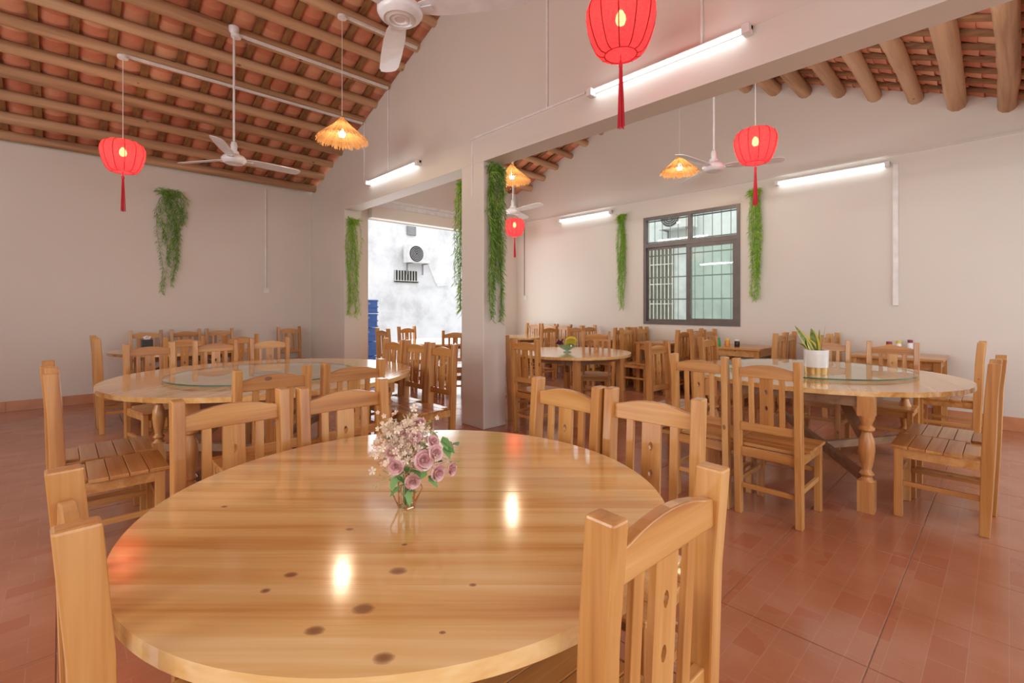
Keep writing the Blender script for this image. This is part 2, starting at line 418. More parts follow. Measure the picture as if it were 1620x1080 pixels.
# right wall with window hole
WY0, WY1, WZ0, WZ1 = 2.79, 4.42, 1.04, 2.89
w = MB()
w.box(XR, XR + 0.2, Y0, YB2 + 0.2, 0, WZ0); w.box(XR, XR + 0.2, Y0, WY0, WZ0, WZ1); w.box(XR, XR + 0.2, WY1, YB2 + 0.2, WZ0, WZ1)
w.box(XR, XR + 0.2, Y0, YB2 + 0.2, WZ1, 3.19)
w.prism([(Y0, 3.0), (YB2 + .2, 3.0), (YB2 + .2, zlog(YB2 + .2, False) + .16), (RY, RZ + .16), (Y0, zlog(Y0, False) + .16)], 0, XR + 0.012, XR + 0.2)
struct(w.build('wall_right', WALL))
# right room back wall with wide roller-door opening
w = MB(); w.box(XM1 - 0.02, 3.83, YB2, YB2 + 0.2, 0, 2.88); w.box(6.75, XR, YB2, YB2 + 0.2, 0, 2.88)
w.box(XM1 - 0.02, XR, YB2, YB2 + 0.2, 2.88, zlog(YB2, False) + 0.0)
w.box(XM1 - 0.02, XR, YB2 + 0.03, YB2 + 0.2, 3.5, zlog(YB2, False) + 0.17)
struct(w.build('wall_back_right', WALL))
w = MB(); w.box(XM1, XR, YB2 - 0.05, YB2, 3.17, 3.22); w.box(XM1, XR, YB2 - 0.02, YB2, 3.08, 3.17)
struct(w.build('trim_1', WHITE_PL))
w = MB(); w.box(3.83, 6.75, YB2 - 0.14, YB2 - 0.0, 2.86, 3.06)
struct(w.build('trim_2', WALL, bevel=0.01))
# skirting tiles
def skirt(name, a, b, fixed, axis, sgn, h=0.13):
    root = MB()
    if axis == 0: root.box(a, b, fixed, fixed + sgn * 0.004, 0, h - 0.004)
    else: root.box(fixed, fixed + sgn * 0.004, a, b, 0, h - 0.004)
    ro = root.build(name, GROUT); struct(ro)
    n = int(math.ceil((b - a) / TP)); me = None
    for i in range(n):
        s0 = a + i * TP; s1 = min(b, s0 + TP)
        m = MB()
        if axis == 0: m.box(s0 + .002, s1 - .002, fixed + sgn * .001, fixed + sgn * 0.014, 0.001, h)
        else: m.box(fixed + sgn * .001, fixed + sgn * 0.014, s0 + .002, s1 - .002, 0.001, h)
        m.build('skirting_tile', SKIRT, ro)
skirt('baseboard_back', X0, XM0, YB, 0, -1)
skirt('baseboard_right', Y0, YB2, XR, 1, -1, 0.15)
skirt('baseboard_middle', 7.40, YB, XM0, 1, -1)

# ---------------------------------------------------------------- roof: logs, battens, clay tiles
def pan_tile_mesh(wd=0.25, ln=0.17, sag=0.035, th=0.014):
    m = MB(); n = 5; v = []
    for yy, zz in ((0, 0.0), (ln, 0.018)):
        for lay in (0, 1):
            for i in range(n + 1):
                t = i / n * 2 - 1
                v.append((t * wd / 2, yy, zz - sag * (1 - t * t) + lay * th))
    k = n + 1
    fs = []
    for i in range(n):
        fs.append((i, i + 1, 2 * k + i + 1, 2 * k + i)); fs.append((k + i, 3 * k + i, 3 * k + i + 1, k + i + 1))
        fs.append((i, k + i, k + i + 1, i + 1)); fs.append((2 * k + i, 2 * k + i + 1, 3 * k + i + 1, 3 * k + i))
    fs.append((0, 2 * k, 3 * k, k)); fs.append((n, k + n, 3 * k + n, 2 * k + n))
    m.add(v, fs); return m
PT = pan_tile_mesh(); PT_ME = PT.mesh('roof_tile', RTILE, smooth=True)
EXPO = 0.128
def roof_slope(name, xa, xb, ya, yb, left, far, rx0=0.11, max_tiles=300, detail=True, seen=None):
    """one slope of the roof between y=ya (low) and y=yb (ridge side)"""
    s = (SL if left else SR) if far else (SNL if left else SN)
    ang = math.atan(s); sgn = -1 if far else 1         # direction of rise in y
    # rise direction: far slope rises towards -y, near slope rises towards +y
    lo = (yb if far else ya)
    ln = abs(yb - ya) / math.cos(ang)
    deck = MB()
    P = lambda y, dz: (y, zlog(y, left) + dz)
    deck.prism([P(ya, 0.17), P(yb, 0.17), P(yb, 0.25), P(ya, 0.25)], 0, xa, xb)  # slab added above the tiles to block sky light
    root = deck.build(name, RAFT); struct(root)
    # logs
    k = 0
    ys = []
    y = (yb - (0.13 if left else 0.40)) if far else (ya + 0.26)
    while (y > ya + 0.12) if far else (y < yb - 0.12):
        ys.append(y); y += (-0.38 if far else 0.38)
    rng = random.Random(hash(name) % 1000 if False else len(name) * 7 + int(xa * 10))
    for y in ys:
        r0 = rng.uniform(0.060, 0.076); r1 = r0 * rng.uniform(0.82, 1.0)
        if not left and not far: r0 *= rng.uniform(1.0, 1.35); r1 = r0 * 1.08
        m = MB(); pts = []; rs = []
        nseg = 14; ph = rng.uniform(0, 6)
        for i in range(nseg + 1):
            t = i / nseg
            pts.append((xa + 0.0 + (xb - xa) * t, y + 0.018 * math.sin(ph + t * 4.5) + rng.uniform(-.004, .004), zlog(y, left) + 0.012 * math.sin(ph * 2 + t * 5)))
            rs.append((r0 + (r1 - r0) * t) * rng.uniform(0.95, 1.05))
        m.tube(pts, rs, 10); m.build('log_beam', LOG, root, smooth=True)
    # battens running up the slope
    n0 = int(math.ceil((xa - rx0) / 0.306)); xs = []
    x = rx0 + n0 * 0.306
    while x < xb:
        xs.append(x); x += 0.306
    for x in xs:
        m = MB(); hw = 0.036
        m.prism([P(ya, 0.058), P(yb, 0.058), P(yb, 0.085), P(ya, 0.085)], 0, x - hw, x + hw)
        m.build('batten', RAFT, root)
    # tiles between battens
    rows = int(ln / EXPO); tiles = []
    for x in [xs[0] - 0.306] + xs:
        for r_ in range(rows):
            t = r_ * EXPO
            y = lo + sgn * t * math.cos(ang)
            cx = x + 0.153
            if cx > xb or cx < xa: continue
            tiles.append((cx, y, zlog(y, left) + 0.098))
    def rank(t):
        px, py, d = proj(*t)
        if d < 0.3 or not (-40 < px < 1660) or py < -30 or py > 600: return 1000 + abs(px - 810) * .01
        if seen and not seen(*t): return 500 + d
        return d
    tiles.sort(key=rank)
    rs_ = random.Random(5)
    # mesh runs up the slope along its +y; rotate it for the slope
    if far: M0 = Matrix.Rotation(PI, 4, 'Z') @ Matrix.Rotation(ang, 4, 'X')
    else: M0 = Matrix.Rotation(ang, 4, 'X')
    vis = [t for t in tiles[:max_tiles] if rank(t) < 1000]
    for t in vis:
        o = bpy.data.objects.new('roof_tile', PT_ME); C.objects.link(o); o.parent = root
        jit = Matrix.Rotation(rs_.uniform(-.03, .03), 4, 'Z')
        o.matrix_local = Matrix.Translation((t[0] + rs_.uniform(-.006, .006), t[1], t[2] + rs_.uniform(-.004, .004))) @ M0 @ jit
    m = MB()
    for t in tiles[len(vis):]:
        M = Matrix.Translation(t) @ M0
        m.add([M @ Vector(v) for v in PT.v], PT.f)
    if m.v: stuff(m.build('roof_tiles', RTILE, root))
    return root
def roof_plain(name, xa, xb, ya, yb, left):
    deck = MB(); P = lambda y, dz: (y, zlog(y, left) + dz)
    deck.prism([P(ya, 0.10), P(yb, 0.10), P(yb, 0.25), P(ya, 0.25)], 0, xa, xb)
    return struct(deck.build(name, RTILE))
roof_slope('ceiling', X0, XM0 + 0.02, RY, YB, True, True)
roof_plain('ceiling', X0, XM0 + 0.02, Y0, RY, True)
roof_slope('ceiling', XM1 - 0.02, XR + 0.06, RY, YB2, False, True)
roof_slope('ceiling', XM1 - 0.02, XR + 0.06, Y0, RY, False, False)

# ---------------------------------------------------------------- window on the right wall
fr = MB()
t = 0.05; xa, xb = XR - 0.012, XR + 0.07
ym = 3.585; zm = 2.36
fr.box(xa, xb, WY0, WY0 + t, WZ0, WZ1); fr.box(xa, xb, WY1 - t, WY1, WZ0, WZ1)
fr.box(xa, xb, WY0 + t, WY1 - t, WZ0, WZ0 + t); fr.box(xa, xb, WY0 + t, WY1 - t, WZ1 - t, WZ1)
fr.box(xa, xb, WY0 + t, WY1 - t, zm, zm + 0.07); fr.box(xa, xb, ym - 0.025, ym + 0.025, zm + 0.07, WZ1 - t)
win = fr.build('window_1', FRAME_G); struct(win)
s = MB()   # sliding sash, near half, inner track
sy0, sy1, sz0, sz1 = WY0 + t, ym + 0.05, WZ0 + t, zm
for a in ((sy0, sy0 + .06, sz0, sz1), (sy1 - .06, sy1, sz0, sz1), (sy0 + .06, sy1 - .06, sz0, sz0 + .06), (sy0 + .06, sy1 - .06, sz1 - .06, sz1)):
    s.box(XR - 0.004, XR + 0.025, *a)
s.build('sash', FRAME_G, win)
s = MB(); sy0, sy1 = ym - 0.02, WY1 - t
for a in ((sy1 - .03, sy1, sz0, sz1), (sy0 + .05, sy1 - .03, sz0, sz0 + .04), (sy0 + .05, sy1 - .03, sz1 - .04, sz1), (sy0, sy0 + .05, sz0, sz1)):
    s.box(XR + 0.03, XR + 0.06, *a)
s.build('sash', FRAME_G, win)
B(XR + 0.008, XR + 0.014, WY0 + t + .05, ym, WZ0 + t + .05, zm - .05).build('pane', GLASS_G, win)
B(XR + 0.043, XR + 0.048, ym + .03, WY1 - t - .02, WZ0 + t + .03, zm - .03).build('pane', GLASS, win)
B(XR + 0.03, XR + 0.036, WY0 + t, ym - .02, zm + .06, WZ1 - t).build('pane', GLASS, win)
B(XR + 0.03, XR + 0.036, ym + .02, WY1 - t, zm + .06, WZ1 - t).build('pane', GLASS, win)
g = MB(); gx = XR + 0.17
yy = WY0 + 0.06
while yy < WY1:
    g.tube([(gx, yy, WZ0), (gx, yy, WZ1)], 0.006, 6); yy += 0.145
for zz in (WZ0 + .04, 1.47, 1.85, 2.23, 2.47, 2.84): g.box(gx - .004, gx + .004, WY0, WY1, zz - .010, zz + .010)
g.build('security_grille', BARM, win)

# ---------------------------------------------------------------- conduits and switches on the walls
def conduit(name, pts, r=0.012, label='', parent=None):
    m = MB(); m.tube(pts, r, 8); o = m.build(name, WHITE_PL, None, smooth=True)
    return o
c = conduit('wall_conduit', [(2.55, YB - .012, 1.66), (2.55, YB - .012, 3.35)]); tag(c, 'thin white conduit running up the back wall to the eave above a switch', 'conduit')
def switch(loc, axis, label, cat='switch', sz=(0.085, 0.085), name='wall_switch'):
    r = empty(name, loc); tag(r, label, cat)
    a, b = sz
    if axis == 1:
        B(-a/2, a/2, -0.014, 0, -b/2, b/2).build('cover_plate', WHITE_PL, r, bevel=0.003)
        B(-a/4, a/4, -0.019, -0.014, -b/4, b/4).build('rocker', WHITE_PL, r, bevel=0.001)
    else:
        B(-0.014, 0, -a/2, a/2, -b/2, b/2).build('cover_plate', WHITE_PL, r, bevel=0.003)
        B(-0.019, -0.014, -a/4, a/4, -b/4, b/4).build('rocker', WHITE_PL, r, bevel=0.001)
    return r
switch((2.56, YB, 1.62), 1, 'small white switch on the back wall at the foot of the conduit')
switch((XR, 7.33, 1.55), 0, 'small white socket on the right wall at its far end beside the column', 'socket', name='wall_socket')
c = conduit('wall_conduit', [(XR - .008, 7.36, 1.58), (XR - .008, 7.36, 3.18)], 0.006); tag(c, 'thin dark cable down the far end of the right wall to a socket', 'cable')
c.data.materials[0] = FRAME_G
for y, z0, lab in ((6.72, 3.2, 'white conduit up the middle gable wall, leftmost, left of the far tube light'), (6.0, 3.22, 'white conduit up the middle gable wall above the far tube light'),
                   (3.01, 3.2, 'white conduit up the middle gable wall left of the near red lantern'), (1.52, 3.2, 'white conduit up the middle gable wall meeting the near tube light')):
    c = conduit('wall_conduit', [(XM0 + .005, y, z0), (XM0 + .005, y, zlog(y, True) - .05)], 0.011); tag(c, lab, 'conduit')
c = conduit('wall_conduit', [(XM0 - .004, 4.12, 2.55), (XM0 - .004, 4.12, 3.17)], 0.010); tag(c, 'short white conduit on the upper part of the white column', 'conduit')
m = MB(); m.box(XM0 - .012, XM0 + .002, 2.55, 4.14, 3.185, 3.205); o = m.build('wall_conduit', WHITE_PL, bevel=.002)
tag(o, 'flat white cable duct running along the beam from column to near tube light', 'conduit')
m = MB(); m.box(XR - .03, XR, 0.93, 0.985, 1.35, 3.08); o = m.build('wall_conduit', WHITE_PL, bevel=.004)
tag(o, 'broad white cable duct down the right wall from the end of the near tube light', 'conduit')
m = MB(); m.box(XR - .02, XR + .0, Y0 + .2, 7.55, 3.188, 3.204); struct(m.build('trim_3', WALL))

# ---------------------------------------------------------------- tube lights
def tube_light(x, y0, y1, z, lab, facing=-1):
    r = empty('tube_light', (x, (y0 + y1) / 2, z)); tag(r, lab, 'tube light', 'fluorescent tube lights')
    h = (y1 - y0) / 2
    B(-0.035, 0.0, -h - .02, h + .02, -0.012, 0.022).build('housing', WHITE_PL, r, bevel=.004)
    m = MB(); m.tube([(-0.058, -h + .03, -0.018), (-0.058, h - .03, -0.018)], 0.014, 10); m.build('tube', TUBE_E, r, smooth=True)
    for s in (-1, 1):
        a, b = (-h - .02, -h + .03) if s < 0 else (h - .03, h + .02)
        B(-0.075, 0.0, a, b, -0.042, 0.022).build('end_cap', WHITE_PL, r, bevel=.004)
    # small grey wedge shadow-gap clips
    return r
tube_light(XM0, 5.17, 6.54, 3.17, 'white tube light on the beam over the left pier, above the courtyard doorway')
tube_light(XM0, 1.19, 2.47, 3.165, 'white tube light high on the beam behind the nearest red lantern')
tube_light(XR, 5.08, 6.32, 3.10, 'farthest white tube light on the right wall, left of the window')
tube_light(XR, 1.03, 2.28, 3.095, 'white tube light on the right wall, right of the window')

# ---------------------------------------------------------------- ceiling fans
def make_fan(loc, ang, ztop, label, first):
    r = empty('ceiling_fan', loc, 0); tag(r, label, 'ceiling fan', 'white ceiling fans')
    m = MB(); m.tube([(0, 0, 0.06), (0, 0, ztop - loc[2])], 0.012, 8); m.build('rod', WHITE_MET, r, smooth=True)
    m = MB(); m.lathe([(0.03, 0.10), (0.036, 0.16), (0.028, 0.2), (0.015, 0.21)], 14); m.build('collar', WHITE_MET, r, smooth=True)
    m = MB(); m.lathe([(0.0, -0.035), (0.03, -0.035), (0.034, -0.040), (0.055, -0.036), (0.06, -0.041), (0.085, -0.034), (0.09, -0.038), (0.112, -0.022), (0.125, 0.0), (0.125, 0.02), (0.105, 0.045), (0.06, 0.065), (0.05, 0.10), (0.0, 0.105)], 32)
    m.build('motor_housing', WHITE_MET, r, smooth=True)
    m = MB(); m.lathe([(0.0, ztop - loc[2]), (0.055, ztop - loc[2]), (0.05, ztop - loc[2] - .05), (0.02, ztop - loc[2] - .09), (0.0, ztop - loc[2] - .09)], 14)
    m.build('canopy', WHITE_MET, r, smooth=True)
    for k in range(3):
        a = math.radians(ang + 120 * k); 
        m = MB()
        pts = []
        prof = [(0.11, 0.035), (0.20, 0.058), (0.30, 0.066), (0.5, 0.068), (0.66, 0.064), (0.71, 0.05), (0.725, 0.02)]
        top = []
        for u, hw in prof: top.append((u, hw))
        for u, hw in reversed(prof): top.append((u, -hw))
        # twist by tilting across the blade
        n = len(top); v = []
        for (u, w_) in top: v.append((u, w_, 0.012 - w_ * 0.22))
        for (u, w_) in top: v.append((u, w_, 0.018 - w_ * 0.22))
        fs = [tuple(range(n - 1, -1, -1)), tuple(range(n, 2 * n))] + [(i, (i + 1) % n, n + (i + 1) % n, n + i) for i in range(n)]
        m.add(v, fs)
        R_ = Matrix.Rotation(a, 4, 'Z'); m.v = [tuple(R_ @ Vector(q)) for q in m.v]
        bl = m.build('blade', WHITE_MET, r)
        m = MB(); m.prism([(0.09, -0.022), (0.19, -0.03), (0.19, 0.03), (0.09, 0.022)], 2, 0.002, 0.008)
        m.v = [tuple(R_ @ Vector(q)) for q in m.v]; m.build('bracket', WHITE_MET, bl)
    return r
def ztop_at(x, y, left): return zlog(y, left) + 0.0
make_fan((1.40, 5.95, 2.96), 4, ztop_at(1.4, 5.95, True), 'white ceiling fan over the far left table, right of the left red lantern', True)
make_fan((1.37, 2.34, 2.96), -54, ztop_at(1.37, 2.34, True), 'nearest white ceiling fan, cut off by the top of the picture', True)
make_fan((5.55, 2.39, 2.96), 54, ztop_at(5.5, 2.39, False), 'white ceiling fan in the right hall, behind the right red lantern', True)
make_fan((5.6, 5.85, 2.96), 26, ztop_at(5.6, 5.85, False), 'farthest white ceiling fan, half hidden by the column', True)

# conduits under the left roof that feed the hanging lamps
for (xa_, y, lab) in ((0.5, 6.72, 'white conduit on a roof log feeding the left red lantern'), (1.42, 5.95, 'white conduit on a roof log feeding the far left ceiling fan'), (2.31, 5.21, 'white conduit on a roof log feeding the rattan lamp')):
    z = zlog(y, True) - 0.08
    r = empty('roof_conduit', (xa_, y, z)); tag(r, lab, 'conduit')
    m = MB(); m.box(0.0, XM0 - 0.03 - xa_, -0.018, 0.018, -0.004, 0.02); m.build('duct', WHITE_PL, r)
    m = MB(); m.lathe([(0.0, -0.03), (0.05, -0.03), (0.052, 0.0), (0.0, 0.0)], 16); m.build('ceiling_rose', WHITE_PL, r, smooth=True)

# ---------------------------------------------------------------- red lanterns
def lantern(loc, Wd, ztop, label):
    """loc = centre of the lantern body"""
    r = empty('red_lantern', loc); tag(r, label, 'lantern', 'red cloth lanterns')
    s = Wd / 0.5
    prof = [(0.135, 0.215), (0.175, 0.212), (0.225, 0.175), (0.248, 0.115), (0.25, 0.06), (0.238, -0.02), (0.215, -0.10), (0.185, -0.17), (0.155, -0.205), (0.115, -0.215)]
    prof = [(a * s, b * s * .96) for a, b in prof]
    n = 48; m = MB(); v = []
    for (rr, z) in prof:
        for a in range(n):
            an = 2 * PI * a / n; k = 1 - 0.035 * (0.5 + 0.5 * math.cos(an * 12)) ** 3
            v.append((rr * k * math.cos(an), rr * k * math.sin(an), z))
    fs = [(i * n + a, i * n + (a + 1) % n, (i + 1) * n + (a + 1) % n, (i + 1) * n + a) for i in range(len(prof) - 1) for a in range(n)]
    m.add(v, fs); m.build('shade', REDCLOTH, r, smooth=True)
    for k in range(12):
        an = 2 * PI * k / 12; q = [(rr * .975 * math.cos(an), rr * .975 * math.sin(an), z) for rr, z in prof]
        m = MB(); m.tube(q, 0.0045 * s, 5); m.build('rib', REDRIB, r)
    Z0 = prof[-1][1]
    for zz, rr in ((prof[0][1], prof[0][0]), (prof[-1][1], prof[-1][0])):
        m = MB(); q = [(rr * math.cos(2 * PI * i / 24), rr * math.sin(2 * PI * i / 24), zz) for i in range(25)]
        m.tube(q, 0.005 * s, 6, False); m.build('ring', REDTHREAD, r, smooth=True)
    m = MB(); m.lathe([(0.0, Z0 + .0005), (0.112 * s, Z0 + .0005)], 24, caps=False); m.build('bottom_cloth', REDCLOTH, r)
    m = MB(); m.tube([(0, 0, Z0), (0, 0, -0.27 * s)], 0.004, 6)
    m.tube([(0, 0, -0.25 * s), (0, 0, -0.27 * s), (0, 0, -0.30 * s)], [0.008, 0.014, 0.012], 8)
    rnd = random.Random(3)
    for k in range(26):
        a = rnd.uniform(0, 2 * PI); q = rnd.uniform(0.2, 1) 
        m.tube([(0.008 * math.cos(a), 0.008 * math.sin(a), -0.295 * s), (0.017 * q * math.cos(a), 0.017 * q * math.sin(a), -0.52 * s), (0.024 * q * math.cos(a), 0.024 * q * math.sin(a), rnd.uniform(-0.72, -0.74) * s)], 0.003, 4)
    m.build('tassel', REDTHREAD, r)
    m = MB(); m.lathe([(0.0, -0.055), (0.025, -0.045), (0.034, -0.02), (0.03, 0.01), (0.015, 0.04), (0.0, 0.045)], 12, (0, 0, 0.06)); m.build('bulb', BULB_R, r, smooth=True)
    m = MB(); m.tube([(0, 0, 0.10), (0, 0, ztop - loc[2])], 0.004, 6); m.build('cord', WHITE_PL, r)
    l = bpy.data.lights.new('lantern_light', 'POINT'); l.energy = 6; l.color = (1.0, 0.80, 0.68); l.shadow_soft_size = 0.05
    lo = bpy.data.objects.new('lantern_light', l); C.objects.link(lo); lo.parent = r; lo.location = (0, 0, 0.02)
    return r
def at_px(px, py, d):
    u = (px - 810) / FPX * d; return (ST * d + CT * u, CT * d - ST * u, CAMH - (py - HZ) / FPX * d)
p = at_px(185, 248, 5.2); p = (0.5, 6.72, p[2]); lantern(p, 0.405, zlog(p[1], True) - .10, 'red cloth lantern hanging in front of the back wall, far left')
p = at_px(982, 42, 3.1); lantern(p, 0.452, zlog(p[1], True), 'nearest and largest red cloth lantern, hanging before the beam tube light')
p = at_px(1195, 232, 5.0); lantern(p, 0.42, zlog(p[1], False), 'red cloth lantern hanging in the right hall, right of the window')
p = at_px(814, 360, 9.4); lantern(p, 0.40, zlog(p[1], False), 'farthest and smallest red lantern, right beside the white column')

# ---------------------------------------------------------------- rattan lamps
def rattan_mat():
    m = bpy.data.materials.new('woven_rattan'); m.use_nodes = True; nt = m.node_tree; nt.nodes.clear()
    out = N(nt, 'ShaderNodeOutputMaterial'); oi = N(nt, 'ShaderNodeNewGeometry')
    r = ramp(nt, [(0.0, (0.34, 0.155, 0.055)), (1.0, (0.56, 0.31, 0.13))]); L(nt, oi.outputs['Random Per Island'], r.inputs[0])
    df = N(nt, 'ShaderNodeBsdfDiffuse'); tl = N(nt, 'ShaderNodeBsdfTranslucent'); L(nt, r.outputs[0], df.inputs[0]); L(nt, r.outputs[0], tl.inputs[0])
    m1 = N(nt, 'ShaderNodeMixShader'); m1.inputs[0].default_value = 0.5; L(nt, df.outputs[0], m1.inputs[1]); L(nt, tl.outputs[0], m1.inputs[2])
    L(nt, m1.outputs[0], out.inputs[0]); return m
RATTAN = rattan_mat()
def rattan_lamp(loc, Wd, ztop, label):
    r = empty('rattan_lamp', loc); tag(r, label, 'pendant lamp', 'conical rattan pendant lamps')
    R0 = Wd / 2; H = 0.25 * Wd / 0.56; rnd = random.Random(11)
    def rad(t): return 0.012 + (R0 - 0.02) * (t ** 1.25)
    m = MB(); n = 150
    for k in range(n):
        a0 = 2 * PI * k / n + rnd.uniform(-.01, .01); q = []
        w0 = 0.0016; start = 0 if k % 3 == 0 else rnd.uniform(0.2, 0.5)
        pts = []
        for i in range(6):
            t = start + (1 - start) * i / 5; rr = rad(t); z = H * (1 - t)
            pts.append((rr, z))
        e = rnd.uniform(0.01, 0.05); pts.append((R0 + e * .3, -e)); 
        v = []; fs = []
        for i, (rr, z) in enumerate(pts):
            ww = (w0 + 0.004 * rr / R0) / max(rr, .02)
            for sgn in (-1, 1): v.append((rr * math.cos(a0 + sgn * ww), rr * math.sin(a0 + sgn * ww), z + rnd.uniform(-.002, .002)))
        for i in range(len(pts) - 1): fs.append((2 * i, 2 * i + 1, 2 * i + 3, 2 * i + 2))
        m.add(v, fs)
    o = m.build('woven_shade', RATTAN, r); stuff(o)
    for t in (0.3, 0.5, 0.7, 0.85, 0.98):
        m = MB(); rr = rad(t); q = [(rr * math.cos(2 * PI * i / 28), rr * math.sin(2 * PI * i / 28), H * (1 - t) - .003) for i in range(29)]
        m.tube(q, 0.0035, 5, False); m.build('hoop', RATTAN, r)
    m = MB(); m.lathe([(0.0, -0.05), (0.028, -0.04), (0.04, -0.01), (0.034, 0.02), (0.016, 0.045), (0.0, 0.05)], 12, (0, 0, 0.055)); m.build('bulb', BULB_E, r, smooth=True)
    m = MB(); m.tube([(0, 0, 0.10), (0, 0, 0.17)], 0.018, 8); m.build('socket', WHITE_PL, r)
    m = MB(); m.tube([(0, 0, 0.20), (0, 0, ztop - loc[2])], 0.0035, 6); m.build('cord', WHITE_PL, r)
    l = bpy.data.lights.new('rattan_light', 'POINT'); l.energy = 28; l.color = (1.0, 0.80, 0.56); l.shadow_soft_size = 0.05
    lo = bpy.data.objects.new('rattan_light', l); C.objects.link(lo); lo.parent = r; lo.location = (0, 0, 0.03)
    return r
p = at_px(541, 218, 5.36); p = (2.31, 5.21, p[2]); rattan_lamp(p, 0.55, zlog(p[1], True) - .10, 'conical rattan pendant lamp hanging in front of the middle gable wall')
p = at_px(1075, 270, 6.6); rattan_lamp(p, 0.50, zlog(p[1], False), 'conical rattan pendant lamp in the right hall, above the window')
p = at_px(810, 284, 7.05); rattan_lamp(p, 0.54, zlog(p[1], False), 'conical rattan pendant lamp half hidden behind the column')

# ---------------------------------------------------------------- hanging greenery
def leaf_mat(name, a, b, c_):
    m, nt, p = nodes_of(name); ge = N(nt, 'ShaderNodeNewGeometry')
    r = ramp(nt, [(0.0, a), (0.5, b), (1.0, c_)]); L(nt, ge.outputs['Random Per Island'], r.inputs[0]); L(nt, r.outputs[0], p.inputs['Base Color'])
    p.inputs['Roughness'].default_value = 0.5; p.inputs['Subsurface Weight'].default_value = 0.0
    return m
LEAF_D = leaf_mat('deep_green_leaf', (0.07, 0.21, 0.025), (0.19, 0.40, 0.045), (0.42, 0.60, 0.12))
LEAF_L = leaf_mat('lime_green_leaf', (0.14, 0.36, 0.02), (0.28, 0.55, 0.03), (0.48, 0.70, 0.08))
STEMM = plain('green_stem', (0.10, 0.19, 0.04), 0.6)
def hanging_plant(loc, nrm, length, width, mat, label, seed, strands=16, hook=False, side=None, dens=1.0, outm=1.0):
    """loc: top point on the wall, nrm: direction out of the wall"""
    rnd = random.Random(seed); r = empty('hanging_plant', loc); tag(r, label, 'hanging plant', 'artificial vines hanging on walls and columns')
    nv = Vector(nrm); sv = Vector((-nv.y, nv.x, 0))
    if side is not None: sv = Vector(side)
    fm = MB(); sm = MB()
    def leaf(base, d, ln, wd):
        d = Vector(d).normalized(); s = d.cross(Vector((rnd.uniform(-1, 1), rnd.uniform(-1, 1), rnd.uniform(-1, 1))))
        if s.length < 1e-3: return
        s.normalize(); b = Vector(base); mid = b + d * ln * 0.5 + Vector((0, 0, -0.1 * ln)); tip = b + d * ln + Vector((0, 0, -0.35 * ln))
        for q in (mid, tip):
            o_ = q.dot(nv)
            if o_ < 0.004: q += nv * (0.004 - o_)
        fm.add([b, mid + s * wd, tip, mid - s * wd], [(0, 1, 2, 3)])
    for k in range(strands):
        u0 = rnd.uniform(-.5, .5) * width * 0.8; out0 = rnd.uniform(0.02, 0.075) * outm; ln = length * (rnd.uniform(0.45, 1.0) if k > 3 else rnd.uniform(.93, 1.0))
        if hook and k < 4:
            u0 = width * rnd.uniform(.5, .8); ln = length * rnd.uniform(.25, .36)
        pts = []; ph = rnd.uniform(0, 6); amp = rnd.uniform(.01, .03) * width / .2; n = 16
        for i in range(n + 1):
            t = i / n
            u = u0 * (0.55 + 0.45 * min(1, t * 4)) * (1 - .25 * t) + amp * math.sin(ph + t * 7)
            pts.append(sv * u + nv * (out0 * (0.8 + 0.35 * math.sin(ph + 3 * t))) + Vector((0, 0, 0.02 - t * ln)))
        sm.tube(pts, 0.0018, 4)
        nl = int(ln / 0.0105 * dens)
        for j in range(nl):
            t = (j + rnd.random()) / nl * n; i = min(n - 1, int(t)); pnt = pts[i].lerp(pts[i + 1], t - i)
            a = rnd.uniform(0, 2 * PI)
            d = sv * math.cos(a) * 0.75 + nv * abs(math.sin(a)) * .7 + Vector((0, 0, rnd.uniform(-1.1, -.1)))
            leaf(pnt, d, rnd.uniform(.035, .075), rnd.uniform(.0028, .0050))
    for j in range(int(150 * dens)):    # tuft at the top
        a = rnd.uniform(0, 2 * PI); b = sv * rnd.uniform(-.35, .35) * width + nv * rnd.uniform(.01, .05) + Vector((0, 0, rnd.uniform(-.06, .03)))
        d = sv * math.cos(a) + nv * abs(math.sin(a)) * .6 + Vector((0, 0, rnd.uniform(-.5, 1.0)))
        leaf(b, d, rnd.uniform(.05, .11), rnd.uniform(.004, .007))
    o = fm.build('foliage', mat, r); stuff(o)
    o = sm.build('stem', STEMM, r)
    m = MB(); m.tube([(nv * 0.0)[:], (nv * 0.05)[:]], 0.004, 6); m.build('hook', FRAME_G, r)
    return r
hanging_plant((1.18, YB, 3.08), (0, -1, 0), 1.62, 0.36, LEAF_D, 'dark green vine hanging on the back wall, hooked over to the right', 1, 20, True)
hanging_plant((3.45, 7.40, 2.74), (0, -1, 0), 1.62, 0.26, LEAF_L, 'yellow-green vine hanging on the pier left of the doorway', 2, 12)
hanging_plant((3.375, 4.32, 2.76), (0, 1, 0), 1.60, 0.12, LEAF_L, 'sparse yellow-green vine on the doorway side of the column', 3, 12, dens=.9, outm=2.3)
hanging_plant((3.475, 3.93, 2.86), (0, -1, 0), 1.72, 0.30, LEAF_D, 'long dense green vine hanging on the front of the white column', 4, 20, dens=1.2)
hanging_plant((XR, 4.85, 2.98), (-1, 0, 0), 1.70, 0.20, LEAF_L, 'lime green vine on the right wall, left of the window', 5, 14)
hanging_plant((XR, 2.57, 3.03), (-1, 0, 0), 1.66, 0.20, LEAF_L, 'lime green vine on the right wall, right of the window behind a tassel', 6, 14)

